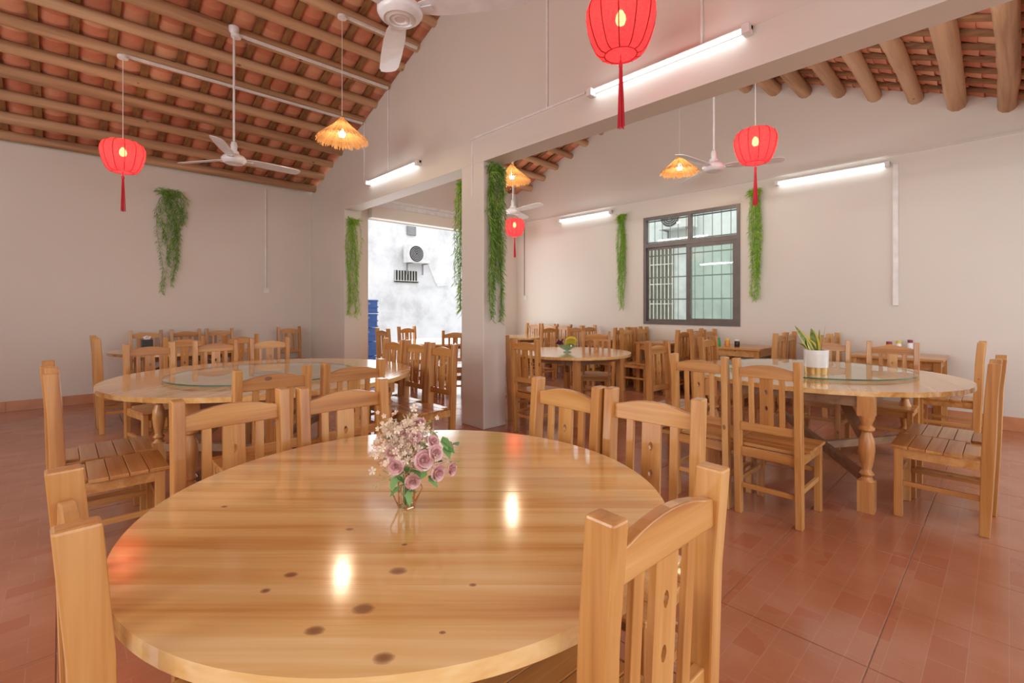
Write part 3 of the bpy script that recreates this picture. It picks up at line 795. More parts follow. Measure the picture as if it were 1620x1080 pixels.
# ---------------------------------------------------------------- chairs
def arch_rail(m, x0, x1, y0, y1, zlo, zend, zmid, n=10):
    top = []
    for i in range(n + 1):
        t = i / n; k = math.sin(PI * min(1, max(0, (t - 0.06) / 0.88))) ** 0.75
        top.append((x0 + (x1 - x0) * t, zend + (zmid - zend) * k))
    m.prism([(x0, zlo), (x1, zlo)] + top[::-1], 1, y0, y1)
CW = 0.175   # half distance of the rear posts
def make_chair():
    t = empty('dining_chair', (0, 0, 0)); t['category'] = 'chair'; t['label'] = 'x'
    def post(sx):
        m = MB(); c_ = sx * CW; hw = 0.020
        prof = [(-0.005, 0.0), (0.042, 0.0), (0.034, 0.45), (0.020, 0.80), (0.005, 1.0), (-0.052, 1.0), (-0.036, 0.80), (-0.026, 0.45)]
        m.prism(prof, 0, c_ - hw, c_ + hw); return m
    for sx in (-1, 1): post(sx).build('back_post', W[2], t, bevel=0.005)
    for sx in (-1, 1):
        c_ = sx * CW; B(c_ - .02, c_ + .02, 0.385, 0.43, 0, 0.432).build('leg', W[2], t, bevel=0.004)
    m = MB(); arch_rail(m, -CW + .018, CW - .018, -0.034, -0.010, 0.885, 0.940, 0.966); m.build('top_rail', W[0], t, bevel=0.003)
    B(-CW + .018, CW - .018, -0.016, 0.008, 0.545, 0.595).build('lower_rail', W[0], t, bevel=0.003)
    yb, yt = (-0.012, -0.026)   # slats lean with the posts
    for sx in (-1, 1):
        m = MB(); m.prism([(yb, 0.59), (yb + .014, 0.59), (yt + .014, 0.89), (yt, 0.89)], 0, sx * 0.088 - .0155, sx * 0.088 + .0155); m.build('slat', W[2], t, bevel=0.002)
    hw = 0.037
    holes = [0.70, 0.80]; m = MB()
    for sg in (-1, 1):
        pts = [(sg * hw, 0.59), (sg * hw, 0.89), (0, 0.89)]
        for hz in reversed(holes): pts += [(0, hz + .017), (sg * .006, hz + .012), (sg * .0095, hz), (sg * .006, hz - .012), (0, hz - .017)]
        pts += [(0, 0.59)]
        n = len(pts); f = lambda z: yb + (yt - yb) * (z - .59) / .30
        v = [(x, f(z), z) for x, z in pts] + [(x, f(z) + .014, z) for x, z in pts]
        m.add(v, [tuple(range(n - 1, -1, -1)), tuple(range(n, 2 * n))] + [(i, (i + 1) % n, n + (i + 1) % n, n + i) for i in range(n)])
    m.build('splat', W[2], t)
    # seat of five boards on a frame
    ys = [0.030, 0.112, 0.194, 0.276, 0.358, 0.448]
    for i in range(5):
        a, b = ys[i] + .0012, ys[i + 1] - .0012
        x = 0.212 if i else CW - 0.022
        B(-0.207 if i else -x, 0.207 if i else x, a, b, 0.433, 0.452).build('seat_board', W[0], t, bevel=0.003)
    m = MB(); m.box(-CW + .018, CW - .018, 0.398, 0.418, 0.375, 0.432); m.box(-CW + .018, CW - .018, 0.0, 0.02, 0.375, 0.432)
    m.box(-CW - .012, -CW + .010, 0.03, 0.39, 0.375, 0.432); m.box(CW - .010, CW + .012, 0.03, 0.39, 0.375, 0.432)
    m.build('seat_frame', W[0], t, bevel=0.002)
    for sx in (-1, 1): B(sx * CW - .010, sx * CW + .010, 0.03, 0.39, 0.20, 0.228).build('stretcher', W[1], t, bevel=0.002)
    B(-CW + .018, CW - .018, 0.008, 0.028, 0.17, 0.198).build('stretcher', W[0], t, bevel=0.002)
    B(-CW + .018, CW - .018, 0.400, 0.418, 0.25, 0.278).build('stretcher', W[0], t, bevel=0.002)
    return t
chair0 = make_chair(); used = [False]
def chair(x, y, face, label, group):
    """x,y: middle of the rear posts; face: heading in degrees the sitter looks along (0=+x, 90=+y)"""
    rz = math.radians(face - 90)
    if not used[0]:
        used[0] = True; chair0.location = (x, y, 0); chair0.rotation_euler = (0, 0, rz); chair0['label'] = label; chair0['group'] = group; return chair0
    return dup(chair0, (x, y, 0), rz, label, group)

G1, G2, G3, G4 = 'chairs at the near round table', 'chairs at the big left table', 'chairs at the far left table', 'chairs at the right oval glass-topped table'
G5, G6, G7 = 'chairs at the fruit bowl table', 'chairs at the tables along the right wall', 'chairs at the table by the doorway'
chair(0.035, 1.13, 2, 'pine chair at the left edge of the near table, seen from its side', G1)
chair(0.785, 0.445, 88, 'nearest pine chair, its slatted back in front at bottom right of the near table', G1)
chair(1.60, 0.93, 184, 'pine chair at the right rim of the near table, right one of two', G1)
chair(1.575, 1.33, 178, 'pine chair at the right rim of the near table, left one of two', G1)
chair(0.47, 1.98, -88, 'pine chair behind the near table, left one of the two on the far rim', G1)
chair(0.885, 1.95, -90, 'pine chair behind the near table, directly left of the flowers', G1)
chair(0.835, 2.76, 90, 'pine chair on the near rim of the big left table, left of two', G2)
chair(1.29, 2.76, 90, 'pine chair on the near rim of the big left table, right of two', G2)
chair(-0.01, 3.40, 0, 'pine chair standing free at far left, its empty boarded seat in view', G2)
chair(-0.03, 3.86, 0, 'pine chair behind the free standing one at far left', G2)
chair(0.60, 5.42, -78, 'pine chair on the far rim of the big left table, leftmost of three', G2)
chair(1.13, 5.47, -90, 'pine chair on the far rim of the big left table, middle of three', G2)
chair(1.64, 5.50, -94, 'pine chair on the far rim of the big left table, rightmost of three', G2)
chair(2.50, 4.42, 180, 'pine chair on the right rim of the big left table, farthest of three', G2)
chair(2.50, 3.98, 180, 'pine chair on the right rim of the big left table, middle of three', G2)
chair(2.49, 3.54, 180, 'pine chair on the right rim of the big left table, nearest, beside the column', G2)
chair(0.30, 6.71, 0, 'pine chair seen edge-on at the left of the far left table, nearer of two', G3)
chair(0.30, 7.20, 0, 'pine chair seen edge-on at the left of the far left table, farther of two', G3)
chair(0.90, 8.60, -90, 'pine chair by the back wall at the far left table, leftmost of three', G3)
chair(1.38, 8.60, -90, 'pine chair by the back wall at the far left table, middle of three', G3)
chair(1.83, 8.62, -90, 'pine chair by the back wall at the far left table, rightmost of three', G3)
chair(1.02, 6.45, 90, 'pine chair on the near side of the far left table, left of two', G3)
chair(1.60, 6.50, 90, 'pine chair on the near side of the far left table, right of two', G3)
chair(2.88, 8.62, -90, 'lone pine chair in the back corner right of the far left table', G3)
# right hall
chair(3.17, 1.035, 0, 'pine chair with its back to us at the snake plant table, nearest on the left', G4)
chair(3.17, 1.46, 0, 'pine chair with its back to us at the snake plant table, second on the left', G4)
chair(4.04, 0.08, 90, 'pine chair at the right of the snake plant table, nearest, seat in side view', G4)
chair(4.47, 0.06, 90, 'pine chair right of the snake plant table, behind the nearest one', G4)
chair(5.66, 0.76, 180, 'pine chair on the far side of the snake plant table, right of the plant', G4)
chair(5.66, 1.28, 180, 'pine chair on the far side of the snake plant table, right behind the plant', G4)
chair(4.10, 2.28, -90, 'pine chair at the left end of the snake plant table, back towards window', G4)
chair(5.28, 2.32, -90, 'pine chair at the window side of the snake plant table, right of the angled one', G4)
chair(6.33, 0.20, 90, 'pine chair at far right, standing behind the two chairs near the wall', G6)
chair(3.50, 3.46, 0, 'pine chair just right of the column at the fruit bowl table', G5)
chair(3.90, 4.22, -28, 'pine chair at the fruit bowl table, half hidden behind the one at the column', G5)
chair(5.34, 3.92, 214, 'pine chair behind the fruit bowl table, seen over the tabletop', G5)
for y, f, lab in ((1.52, -90, 'far side of the nearest wall table'), (2.06, 90, 'near side of the wall table with jars'), (3.12, -90, 'far side of the wall table with jars'),
                  (3.37, 90, 'near side of the table under the window'), (4.29, -90, 'far side of the table under the window'), (4.45, 90, 'near side of the last wall table'), (5.38, -90, 'far side of the last wall table')):
    chair(6.72, y, f, 'pine chair on the %s, off the wall' % lab, G6)
    chair(7.135, y, f, 'pine chair on the %s, against the wall' % lab, G6)
for i, y in enumerate((6.1, 6.52, 6.94)):
    chair(7.22, y, 180, 'pine chair in the far row by the right wall, %s of three' % ('rightmost', 'middle', 'leftmost')[i], 'chairs in the far row by the right wall')
chair(6.30, 5.68, 90, 'pine chair before the farthest round table, near the last wall table', 'chairs in the far row by the right wall')
chair(3.72, 6.85, 0, 'pine chair seen edge-on in the doorway, right beside the pier', G7)
chair(4.42, 7.30, -80, 'pine chair in the courtyard doorway, outlined by daylight, left of two', G7)
chair(4.15, 5.55, 62, 'pine chair in the courtyard doorway, its slatted back nearer the column', G7)
chair(5.30, 6.10, 205, 'pine chair at the doorway table, mostly hidden by the column', G7)

# ---------------------------------------------------------------- tables
def disc_strip(r, y0, y1, n=40):
    """closed outline of the part of a disc between y0 and y1"""
    pts = []
    xr = lambda y: math.sqrt(max(0, r * r - y * y))
    k = 10
    for i in range(k + 1):
        y = y0 + (y1 - y0) * i / k
        # place samples evenly by angle for round ends
        a0, a1 = math.asin(max(-1, min(1, y0 / r))), math.asin(max(-1, min(1, y1 / r)))
        a = a0 + (a1 - a0) * i / k; pts.append((r * math.cos(a), r * math.sin(a)))
    left = [(-x, y) for x, y in reversed(pts)]
    out = pts + left
    res = []
    for p_ in out:
        if not res or (abs(p_[0] - res[-1][0]) + abs(p_[1] - res[-1][1])) > 1e-5: res.append(p_)
    if (abs(res[0][0] - res[-1][0]) + abs(res[0][1] - res[-1][1])) < 1e-5: res.pop()
    return res
def turned_leg(x, y, h, s=0.045, fancy=True):
    m = MB()
    if not fancy:
        m.box(x - s * .7, x + s * .7, y - s * .7, y + s * .7, 0, h); return m
    m.box(x - s, x + s, y - s, y + s, 0, 0.20)
    m.lathe([(s * .98, .20), (s * .7, .215), (s * .62, .225), (s * .95, .245), (s * .7, .262), (s * .58, .275), (s * .85, .33), (s * 1.02, .40), (s * .98, .46), (s * .62, .505), (s * .6, .515), (s * .98, .53), (s * .98, .545), (s * .65, .56), (s * .7, .575), (s * .95, .60), (s * .98, .62)], 16, (x, y, 0))
    m.box(x - s, x + s, y - s, y + s, 0.62, h)
    return m
def round_table(x, y, r, label, rz=0, planks=10, legs=(0.6, 0.6), mat=WT, fancy=True, gap=0.00015, split=None, th=0.032, zt=0.78):
    t = empty('round_table', (x, y, 0), 0); tag(t, label, 'table', 'round pine tables')
    h = zt - th
    for i in range(planks):
        y0 = -r + 2 * r * i / planks; y1 = -r + 2 * r * (i + 1) / planks
        g0 = g1 = gap
        if split is not None:
            if i == split: g0 = 0.0022
            if i == split - 1: g1 = 0.0022
        m = MB(); m.prism(disc_strip(r, y0 + g0, y1 - g1), 2, h, zt)
        o = m.build('tabletop_plank', mat, t, bevel=0)
        o.rotation_euler = (0, 0, rz)
    lx, ly = legs
    for sx in (-1, 1):
        for sy in (-1, 1):
            turned_leg(sx * lx, sy * ly, h, fancy=fancy).build('leg', WLEG, t, smooth=True)
    m = MB(); a = 0.018
    for sy in (-1, 1): m.box(-lx + .04, lx - .04, sy * ly - a, sy * ly + a, h - .075, h - .002)
    for sx in (-1, 1): m.box(sx * lx - a, sx * lx + a, -ly + .04, ly - .04, h - .075, h - .002)
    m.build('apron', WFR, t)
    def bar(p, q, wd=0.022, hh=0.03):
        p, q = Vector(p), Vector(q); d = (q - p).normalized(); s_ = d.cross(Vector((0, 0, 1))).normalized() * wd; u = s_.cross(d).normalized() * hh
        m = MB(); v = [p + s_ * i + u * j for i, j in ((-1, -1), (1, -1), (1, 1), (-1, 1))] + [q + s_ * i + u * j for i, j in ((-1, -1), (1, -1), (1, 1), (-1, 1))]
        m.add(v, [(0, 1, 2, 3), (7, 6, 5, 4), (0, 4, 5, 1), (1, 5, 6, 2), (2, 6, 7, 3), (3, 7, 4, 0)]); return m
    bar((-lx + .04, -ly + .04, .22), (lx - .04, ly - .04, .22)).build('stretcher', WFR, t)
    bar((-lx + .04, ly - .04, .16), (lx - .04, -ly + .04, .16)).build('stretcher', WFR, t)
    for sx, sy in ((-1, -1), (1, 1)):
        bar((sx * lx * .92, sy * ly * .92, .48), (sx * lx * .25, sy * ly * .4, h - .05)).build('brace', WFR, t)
    return t
def turntable(x, y, r, z, label):
    t = empty('glass_turntable', (x, y, z)); tag(t, label, 'turntable', 'glass turntables')
    m = MB(); m.lathe([(0, 0.012), (r - .001, 0.012), (r - .001, 0.02), (0, 0.02)], 72, caps=False); m.build('glass_disc', GLASS_T, t, smooth=True)
    m = MB(); m.lathe([(r - .001, 0.0115), (r + .001, 0.013), (r + .001, 0.019), (r - .001, 0.0205)], 72, caps=False); m.build('rim', GLASS_EDGE, t, smooth=True)
    m = MB(); m.lathe([(0, 0), (0.11, 0), (0.11, 0.0118), (0, 0.0118)], 24, caps=False); m.build('swivel_base', BARM, t, smooth=True)
# near table: boards run along the picture's width
T1X, T1Y, T1R = 0.763, 1.20, 0.704; T1ROT = -TH
def knot(px, py, kr, zt=0.78):
    d = (CAMH - zt) * FPX / (py - HZ); u = (px - 810) / FPX * d
    X_, Y_ = ST * d + CT * u - T1X, CT * d - ST * u - T1Y
    c_, s_ = math.cos(-T1ROT), math.sin(-T1ROT)
    return (X_ * c_ - Y_ * s_, X_ * s_ + Y_ * c_, kr * .8)
KN = [knot(575, 962, .014), knot(630, 903, .013), knot(460, 909, .0095), knot(420, 934, .007), knot(498, 997, .011), knot(607, 1040, .012), knot(355, 801, .006), knot(553, 837, .007), knot(748, 925, .005), knot(640, 861, .005), knot(700, 1000, .004)]
WT1 = wood('glossy_pine_near_tabletop', 0, TL_, TM_, TD_, rough=0.13, coat=0.7, knots=False, scale=0.9, extra_knots=KN)
round_table(T1X, T1Y, T1R, 'nearest round pine table with knotty glossy top and flowers on it', T1ROT, 12, (0.22, 0.26), WT1, split=6)
T2X, T2Y, T2R = 1.288, 4.25, 1.125
round_table(T2X, T2Y, T2R, 'big round pine table on the left with a glass turntable', 0.6, 14, (0.69, 0.66))
turntable(1.21, 4.18, 0.68, 0.7805, 'round greenish glass turntable on the big left table')
TRX, TRY, TRR = 4.62, 1.14, 0.985
round_table(TRX, TRY, TRR, 'big round pine table on the right with turned legs and a snake plant', 0.3, 12, (0.82, 0.50))
turntable(4.76, 1.20, 0.72, 0.7805, 'round glass turntable under the potted snake plant')
TFX, TFY = 4.58, 3.74
round_table(TFX, TFY, 0.72, 'round pine table with the fruit bowl in the right hall', 0.0, 8, (0.42, 0.42), fancy=False)
round_table(1.20, 7.55, 0.80, 'farthest round table on the left, before the back wall', 0.2, 8, (0.46, 0.46), fancy=False)
round_table(4.55, 6.45, 0.74, 'round table in the courtyard doorway, bright with daylight', 0.4, 8, (0.42, 0.42), fancy=False)
round_table(6.35, 6.50, 0.62, 'farthest round table in the right hall before the far chair row', 0.4, 8, (0.36, 0.36), fancy=False)
def wall_table(y0, y1, label, x0=6.62, x1=7.37):
    t = empty('wall_table', ((x0 + x1) / 2, (y0 + y1) / 2, 0)); tag(t, label, 'table', 'rectangular pine tables along the right wall')
    hx, hy = (x1 - x0) / 2, (y1 - y0) / 2; n = 5
    for i in range(n):
        a = -hx + 2 * hx * i / n; B(a + .0008, a + 2 * hx / n - .0008, -hy, hy, 0.752, 0.78).build('tabletop_plank', W[1], t, bevel=0.002)
    for sx in (-1, 1):
        for sy in (-1, 1): 
            c1, c2 = sx * (hx - .05), sy * (hy - .05); B(c1 - .033, c1 + .033, c2 - .033, c2 + .033, 0, .752).build('leg', W[2], t, bevel=.003)
    m = MB()
    for sx in (-1, 1): c1 = sx * (hx - .05); m.box(c1 - .012, c1 + .012, -hy + .08, hy - .08, .66, .751)
    for sy in (-1, 1): c1 = sy * (hy - .05); m.box(-hx + .08, hx - .08, c1 - .012, c1 + .012, .66, .751)
    m.build('apron', W[0], t, bevel=.002)
    return t
wall_table(0.47, 1.30, 'rectangular pine table by the right wall, nearest, bottles and cups on it')
wall_table(2.25, 2.95, 'rectangular pine table by the right wall with green and orange jars')
wall_table(3.55, 4.12, 'rectangular pine table by the right wall under the window')
wall_table(4.62, 5.20, 'rectangular pine table by the right wall, farthest of the four')

# ---------------------------------------------------------------- flowers on the near table
def at_z(px, py, z):
    d = (CAMH - z) * FPX / (py - HZ); u = (px - 810) / FPX * d
    return (ST * d + CT * u, CT * d - ST * u, z)
PINK = leaf_mat('dusty_pink_petal', (0.62, 0.30, 0.30), (0.75, 0.45, 0.45), (0.82, 0.58, 0.56))
CREAMP = leaf_mat('cream_blossom', (0.72, 0.60, 0.42), (0.80, 0.68, 0.52), (0.74, 0.48, 0.42))
GREENL = leaf_mat('bouquet_leaf', (0.06, 0.20, 0.06), (0.16, 0.34, 0.10), (0.36, 0.48, 0.14))
WIREM = plain('rose_gold_wire', (0.75, 0.45, 0.25), 0.25, metal=0.9)
fx, fy, fz = at_z(643, 802, 0.7802)
va = empty('wire_vase', (fx, fy, fz)); tag(va, 'small geometric copper wire vase on the near table', 'vase')
m = MB(); n = 6
bot = [(0.022 * math.cos(2 * PI * i / n), 0.022 * math.sin(2 * PI * i / n), 0.003) for i in range(n)]
mid_ = [(0.042 * math.cos(2 * PI * (i + .5) / n), 0.042 * math.sin(2 * PI * (i + .5) / n), 0.05) for i in range(n)]
top_ = [(0.026 * math.cos(2 * PI * i / n), 0.026 * math.sin(2 * PI * i / n), 0.10) for i in range(n)]
for i in range(n):
    j = (i + 1) % n
    for a, b in ((bot[i], bot[j]), (top_[i], top_[j]), (bot[i], mid_[i]), (bot[j], mid_[i]), (mid_[i], top_[i]), (mid_[i], top_[j])): m.tube([a, b], 0.0016, 5)
m.build('wire_frame', WIREM, va)
m = MB(); m.lathe([(0.0, 0.001), (0.016, 0.001), (0.017, 0.06), (0.020, 0.098), (0.0185, 0.098), (0.0155, 0.06), (0.0145, 0.004), (0, 0.004)], 16, caps=False); m.build('glass_tube', GLASS, va, smooth=True)
bq = empty('flower_bouquet', (fx, fy, fz + 0.02)); tag(bq, 'bouquet of dusty pink roses, cream blossom and leaves in a wire vase', 'flowers')
rnd = random.Random(21)
rgt = Vector((CT, -ST, 0)); fwd = Vector((ST, CT, 0)); up = Vector((0, 0, 1))
def rose(parent, c, nrm, r):
    m = MB(); nrm = Vector(nrm).normalized(); a = nrm.orthogonal().normalized(); b = nrm.cross(a)
    for lay, (k, rr, tilt, hh) in enumerate(((3, .22, .15, .75), (4, .45, .35, .7), (5, .72, .55, .6), (6, 1.0, .85, .45))):
        for i in range(k):
            an = 2 * PI * (i + lay * .37) / k; wd = PI / k * 1.5
            v = []; rows, cols = 4, 5
            for q in range(rows):
                t = q / (rows - 1)
                for s_ in range(cols):
                    w_ = (s_ / (cols - 1) * 2 - 1); an2 = an + w_ * wd * (.5 + .5 * math.sin(t * 2.2))
                    rad_ = r * rr * (0.35 + 0.65 * t ** .6) * (1 + (0.16 * t * t * tilt)); h_ = r * (hh * t * 1.25 - .35 - 0.18 * t * w_ * w_) - r * tilt * .25 * t * t
                    v.append(Vector(c) + (a * math.cos(an2) + b * math.sin(an2)) * rad_ + nrm * h_)
            fs = [(q * cols + s_, q * cols + s_ + 1, (q + 1) * cols + s_ + 1, (q + 1) * cols + s_) for q in range(rows - 1) for s_ in range(cols - 1)]
            m.add(v, fs)
    return m.build('rose', PINK, parent, smooth=True)
def bpos(px, py, dep=0.0):
    """point of the bouquet for a picture position, dep metres nearer"""
    d0 = ST * fx + CT * fy - dep; u = (px - 810) / FPX * d0; z = CAMH - (py - HZ) / FPX * d0
    w_ = fwd * d0 + rgt * u; return Vector((w_.x - fx, w_.y - fy, z - fz - 0.02))
for px, py, rr, dep in ((671, 728, .021, .06), (690, 716, .017, .05), (686, 697, .014, .03), (694, 748, .018, .05), (716, 742, .015, .03), (626, 738, .017, .055), (653, 762, .017, .06), (640, 678, .019, .02), (618, 715, .014, .03), (657, 690, .014, .045), (663, 667, .016, .0)):
    c_ = bpos(px, py, dep); rose(bq, c_, (c_ - Vector((0, 0, .09))) * 1.0 - fwd * .05, rr * 1.12)
m = MB()
for k in range(620):
    a = rnd.gauss(0, 1); px, py = 643 + rnd.gauss(0, 22), 702 + rnd.gauss(0, 20); c_ = bpos(px, py, rnd.uniform(-.06, .06))
    if c_.z < .06: continue
    nr = Vector((rnd.uniform(-1, 1), rnd.uniform(-1, 1), rnd.uniform(-.2, 1))).normalized() - fwd * .4; nr.normalize(); a_ = nr.orthogonal().normalized(); b_ = nr.cross(a_); s_ = rnd.uniform(.004, .0085)
    for i in range(5):
        an = 2 * PI * i / 5; d_ = a_ * math.cos(an) + b_ * math.sin(an); e_ = nr.cross(d_)
        m.add([c_, c_ + d_ * s_ + e_ * s_ * .5 + nr * s_ * .2, c_ + d_ * s_ * 1.5 + nr * s_ * .3, c_ + d_ * s_ - e_ * s_ * .5 + nr * s_ * .2], [(0, 1, 2, 3)])
o = m.build('cream_blossom', CREAMP, bq); stuff(o)
m = MB()
def bleaf(c_, d, ln, wd):
    d = Vector(d).normalized(); s_ = d.cross(Vector((rnd.uniform(-.4, .4), rnd.uniform(-.4, .4), 1))).normalized()
    pts = [c_, c_ + d * ln * .3 + s_ * wd, c_ + d * ln * .7 + s_ * wd * .7, c_ + d * ln - up * ln * .1, c_ + d * ln * .7 - s_ * wd * .7, c_ + d * ln * .3 - s_ * wd]
    cc = c_ + d * ln * .5 - up * .003
    m = MB(); m.add(pts + [cc], [(i, (i + 1) % 6, 6) for i in range(6)]); m.build('leaf', GREENL, bq, smooth=True)
for px, py, dep in ((632, 768, .05), (645, 775, .05), (703, 703, .02), (700, 728, .03), (676, 706, .04), (655, 742, .06), (628, 752, .04), (675, 745, .05), (678, 752, .05), (718, 700, .0), (680, 680, .0), (610, 690, 0), (640, 745, .04), (700, 690, .02)):
    for q in range(2): bleaf(bpos(px, py, dep), rgt * rnd.uniform(-1, 1) + up * rnd.uniform(-.8, .5) - fwd * .4, rnd.uniform(.025, .04), rnd.uniform(.008, .012))
m = MB(); 
for a, b in (((655, 745), (590, 768)), ((650, 740), (600, 755)), ((660, 720), (603, 670)), ((655, 700), (612, 662)), ((690, 735), (730, 730)), ((690, 720), (722, 738)), ((665, 690), (682, 665)), ((640, 690), (648, 656))):
    p0, p1 = bpos(*a, .02), bpos(*b, .02); m.tube([p0, (p0 + p1) / 2 + up * .006, p1], .0009, 4)
    for i in range(14):
        c_ = p0.lerp(p1, .35 + .65 * i / 14) + up * .004 * math.sin(i)
        dd = (p1 - p0).normalized() * .6 + Vector((rnd.uniform(-1, 1), rnd.uniform(-1, 1), rnd.uniform(-1, 1))) * .8
        e_ = dd.cross(up).normalized() * .0018; m.add([c_, c_ + dd * .007 + e_, c_ + dd * .014, c_ + dd * .007 - e_], [(0, 1, 2, 3)])
stuff(m.build('grass_spray', leaf_mat('spray_green', (0.35, 0.42, 0.12), (0.5, 0.5, 0.2), (0.62, 0.60, 0.32)), bq))
m = MB()
for k in range(9):
    a = rnd.uniform(0, 2 * PI); m.tube([(rnd.uniform(-.006, .006), rnd.uniform(-.006, .006), -.012), (0.008 * math.cos(a), .008 * math.sin(a), .07), (.03 * math.cos(a), .03 * math.sin(a), .13)], .0011, 4)
m.build('stem', STEMM, bq)

# ---------------------------------------------------------------- snake plant
px_, py_, pz_ = at_z(1291, 591, 0.801)
pt = empty('potted_snake_plant', (px_, py_, pz_ + 0.0003)); tag(pt, 'snake plant in a white pot with gold foot on the glass turntable', 'potted plant')
m = MB(); m.lathe([(0.0, 0.055), (0.083, 0.055), (0.087, 0.19), (0.080, 0.19), (0.077, 0.155), (0, 0.155)], 32, caps=False); m.build('pot', CERAM, pt, smooth=True)
m = MB(); m.lathe([(0.0, 0.0), (0.079, 0.0), (0.084, 0.056), (0, 0.056)], 32, caps=False); m.build('gold_base', GOLD, pt, smooth=True)
m = MB(); m.lathe([(0.0, 0.157), (0.0765, 0.157)], 24, caps=False); m.build('soil', plain('potting_soil', (0.07, 0.04, 0.025), .9), pt)
def snake_leaf_mat():
    m, nt, p = nodes_of('snake_plant_leaf'); at = N(nt, 'ShaderNodeAttribute'); at.attribute_name = 'edge'
    tc = N(nt, 'ShaderNodeTexCoord'); nz = N(nt, 'ShaderNodeTexNoise'); nz.inputs['Scale'].default_value = 40; L(nt, tc.outputs['Object'], nz.inputs['Vector'])
    g = ramp(nt, [(0.4, (0.07, 0.12, 0.025)), (0.6, (0.18, 0.26, 0.05))]); L(nt, nz.outputs['Fac'], g.inputs[0])
    e = math_(nt, 'GREATER_THAN', at.outputs['Fac'], 0.62); L(nt, mixc(nt, e, g.outputs[0], (0.62, 0.50, 0.07)), p.inputs['Base Color']); p.inputs['Roughness'].default_value = .35
    return m
SNK = snake_leaf_mat()
def snake_leaf(tip_px, tip_py, wd, base_off, curl=0.02, face=0.0):
    d0 = ST * px_ + CT * py_; u = (tip_px - 810) / FPX * d0; z = CAMH - (tip_py - HZ) / FPX * d0
    w_ = fwd * d0 + rgt * u; tip = Vector((w_.x - px_, w_.y - py_, z - pz_)); base = rgt * base_off + Vector((0, 0, 0.15))
    sd = (rgt * math.cos(face) + fwd * math.sin(face)); rows = 8; v = []; ed = []; fs = []
    for i in range(rows + 1):
        t = i / rows; c_ = base.lerp(tip, t) + up * curl * math.sin(PI * t); ww = wd * (0.55 + .9 * t - 1.45 * t ** 3) if t < 1 else 0.0005
        ww = max(ww, .0008)
        dirn = (tip - base).normalized(); s_ = (sd - dirn * sd.dot(dirn)).normalized(); nn = s_.cross(dirn)
        for q in (-1, -.62, 0, .62, 1): v.append(c_ + s_ * ww * q + nn * ww * .35 * abs(q)); ed.append(abs(q))
    for i in range(rows):
        for q in range(4): fs.append((i * 5 + q, i * 5 + q + 1, i * 5 + q + 6, i * 5 + q + 5))
    m = MB(); m.add(v, fs); o = m.build('leaf', SNK, pt, smooth=True)
    at = o.data.attributes.new('edge', 'FLOAT', 'POINT')
    for i, e in enumerate(ed): at.data[i].value = e
snake_leaf(1257, 515, .036, -.02, .0, .2); snake_leaf(1283, 519, .046, 0.0, 0, -.3); snake_leaf(1296, 520, .028, .01, 0, .5)
snake_leaf(1306, 513, .012, .03, .0, 1.0); snake_leaf(1276, 535, .044, .0, 0, 0.1); snake_leaf(1260, 542, .010, -.03, .02, .2)

# ---------------------------------------------------------------- fruit bowl
bx, by, bz = at_z(897, 557, 0.7803)
fb = empty('glass_fruit_bowl', (bx, by, bz)); tag(fb, 'footed glass bowl on the round table in the right hall', 'bowl')
m = MB(); m.lathe([(0.0, 0.0), (0.055, 0.0), (0.05, 0.008), (0.015, 0.02), (0.05, 0.035), (0.10, 0.065), (0.135, 0.10), (0.13, 0.10), (0.095, 0.07), (0.045, 0.043), (0.0, 0.035)], 28, caps=False)
m.build('bowl', glass_mat('pale_green_glass', (0.72, 0.88, 0.78), 0.02, diff=((0.5, 0.75, 0.6), .25)), fb, smooth=True)
BAN = plain('banana_yellow', (0.80, 0.58, 0.06), 0.45); GRP = plain('purple_grape', (0.16, 0.02, 0.05), 0.3); APL = plain('green_apple', (0.35, 0.50, 0.06), 0.35)
def lerp_(a, b, t): return a + (b - a) * t
for k in range(4):
    q = []; rs = []
    for i in range(9):
        t = i / 8; an = -0.9 + 1.8 * t
        q.append(rgt * (0.045 + .085 * math.sin(an)) + fwd * (-.05 + .03 * k) + up * (0.075 + .095 * math.cos(an) - .02 * k + .01)); rs.append(.004 + .015 * math.sin(PI * min(1, max(0.02, t * .96 + .02))) ** .6)
    m = MB(); m.tube(q, rs, 8); o = m.build('banana', BAN, None, smooth=True); o.location = (bx, by, bz)
    tag(o, 'yellow banana in the glass fruit bowl, %s' % ('front one', 'second from the front', 'second from the back', 'rear one')[k], 'banana', 'bananas in the fruit bowl')
gp = empty('grape_bunch', (bx, by, bz)); tag(gp, 'dark purple bunch of grapes over the left rim of the fruit bowl', 'grapes')
grme = MB(); grme.lathe([(0, -.014), (.009, -.011), (.0135, 0), (.009, .011), (0, .014)], 8); grme = grme.mesh('grape', GRP, smooth=True)
for k in range(26):
    o = bpy.data.objects.new('grape', grme); C.objects.link(o); o.parent = gp
    c_ = rgt * (-.095 + rnd.uniform(-.035, .04)) + fwd * rnd.uniform(-.04, .04) + up * (.12 + rnd.uniform(-.02, .03)); o.location = c_

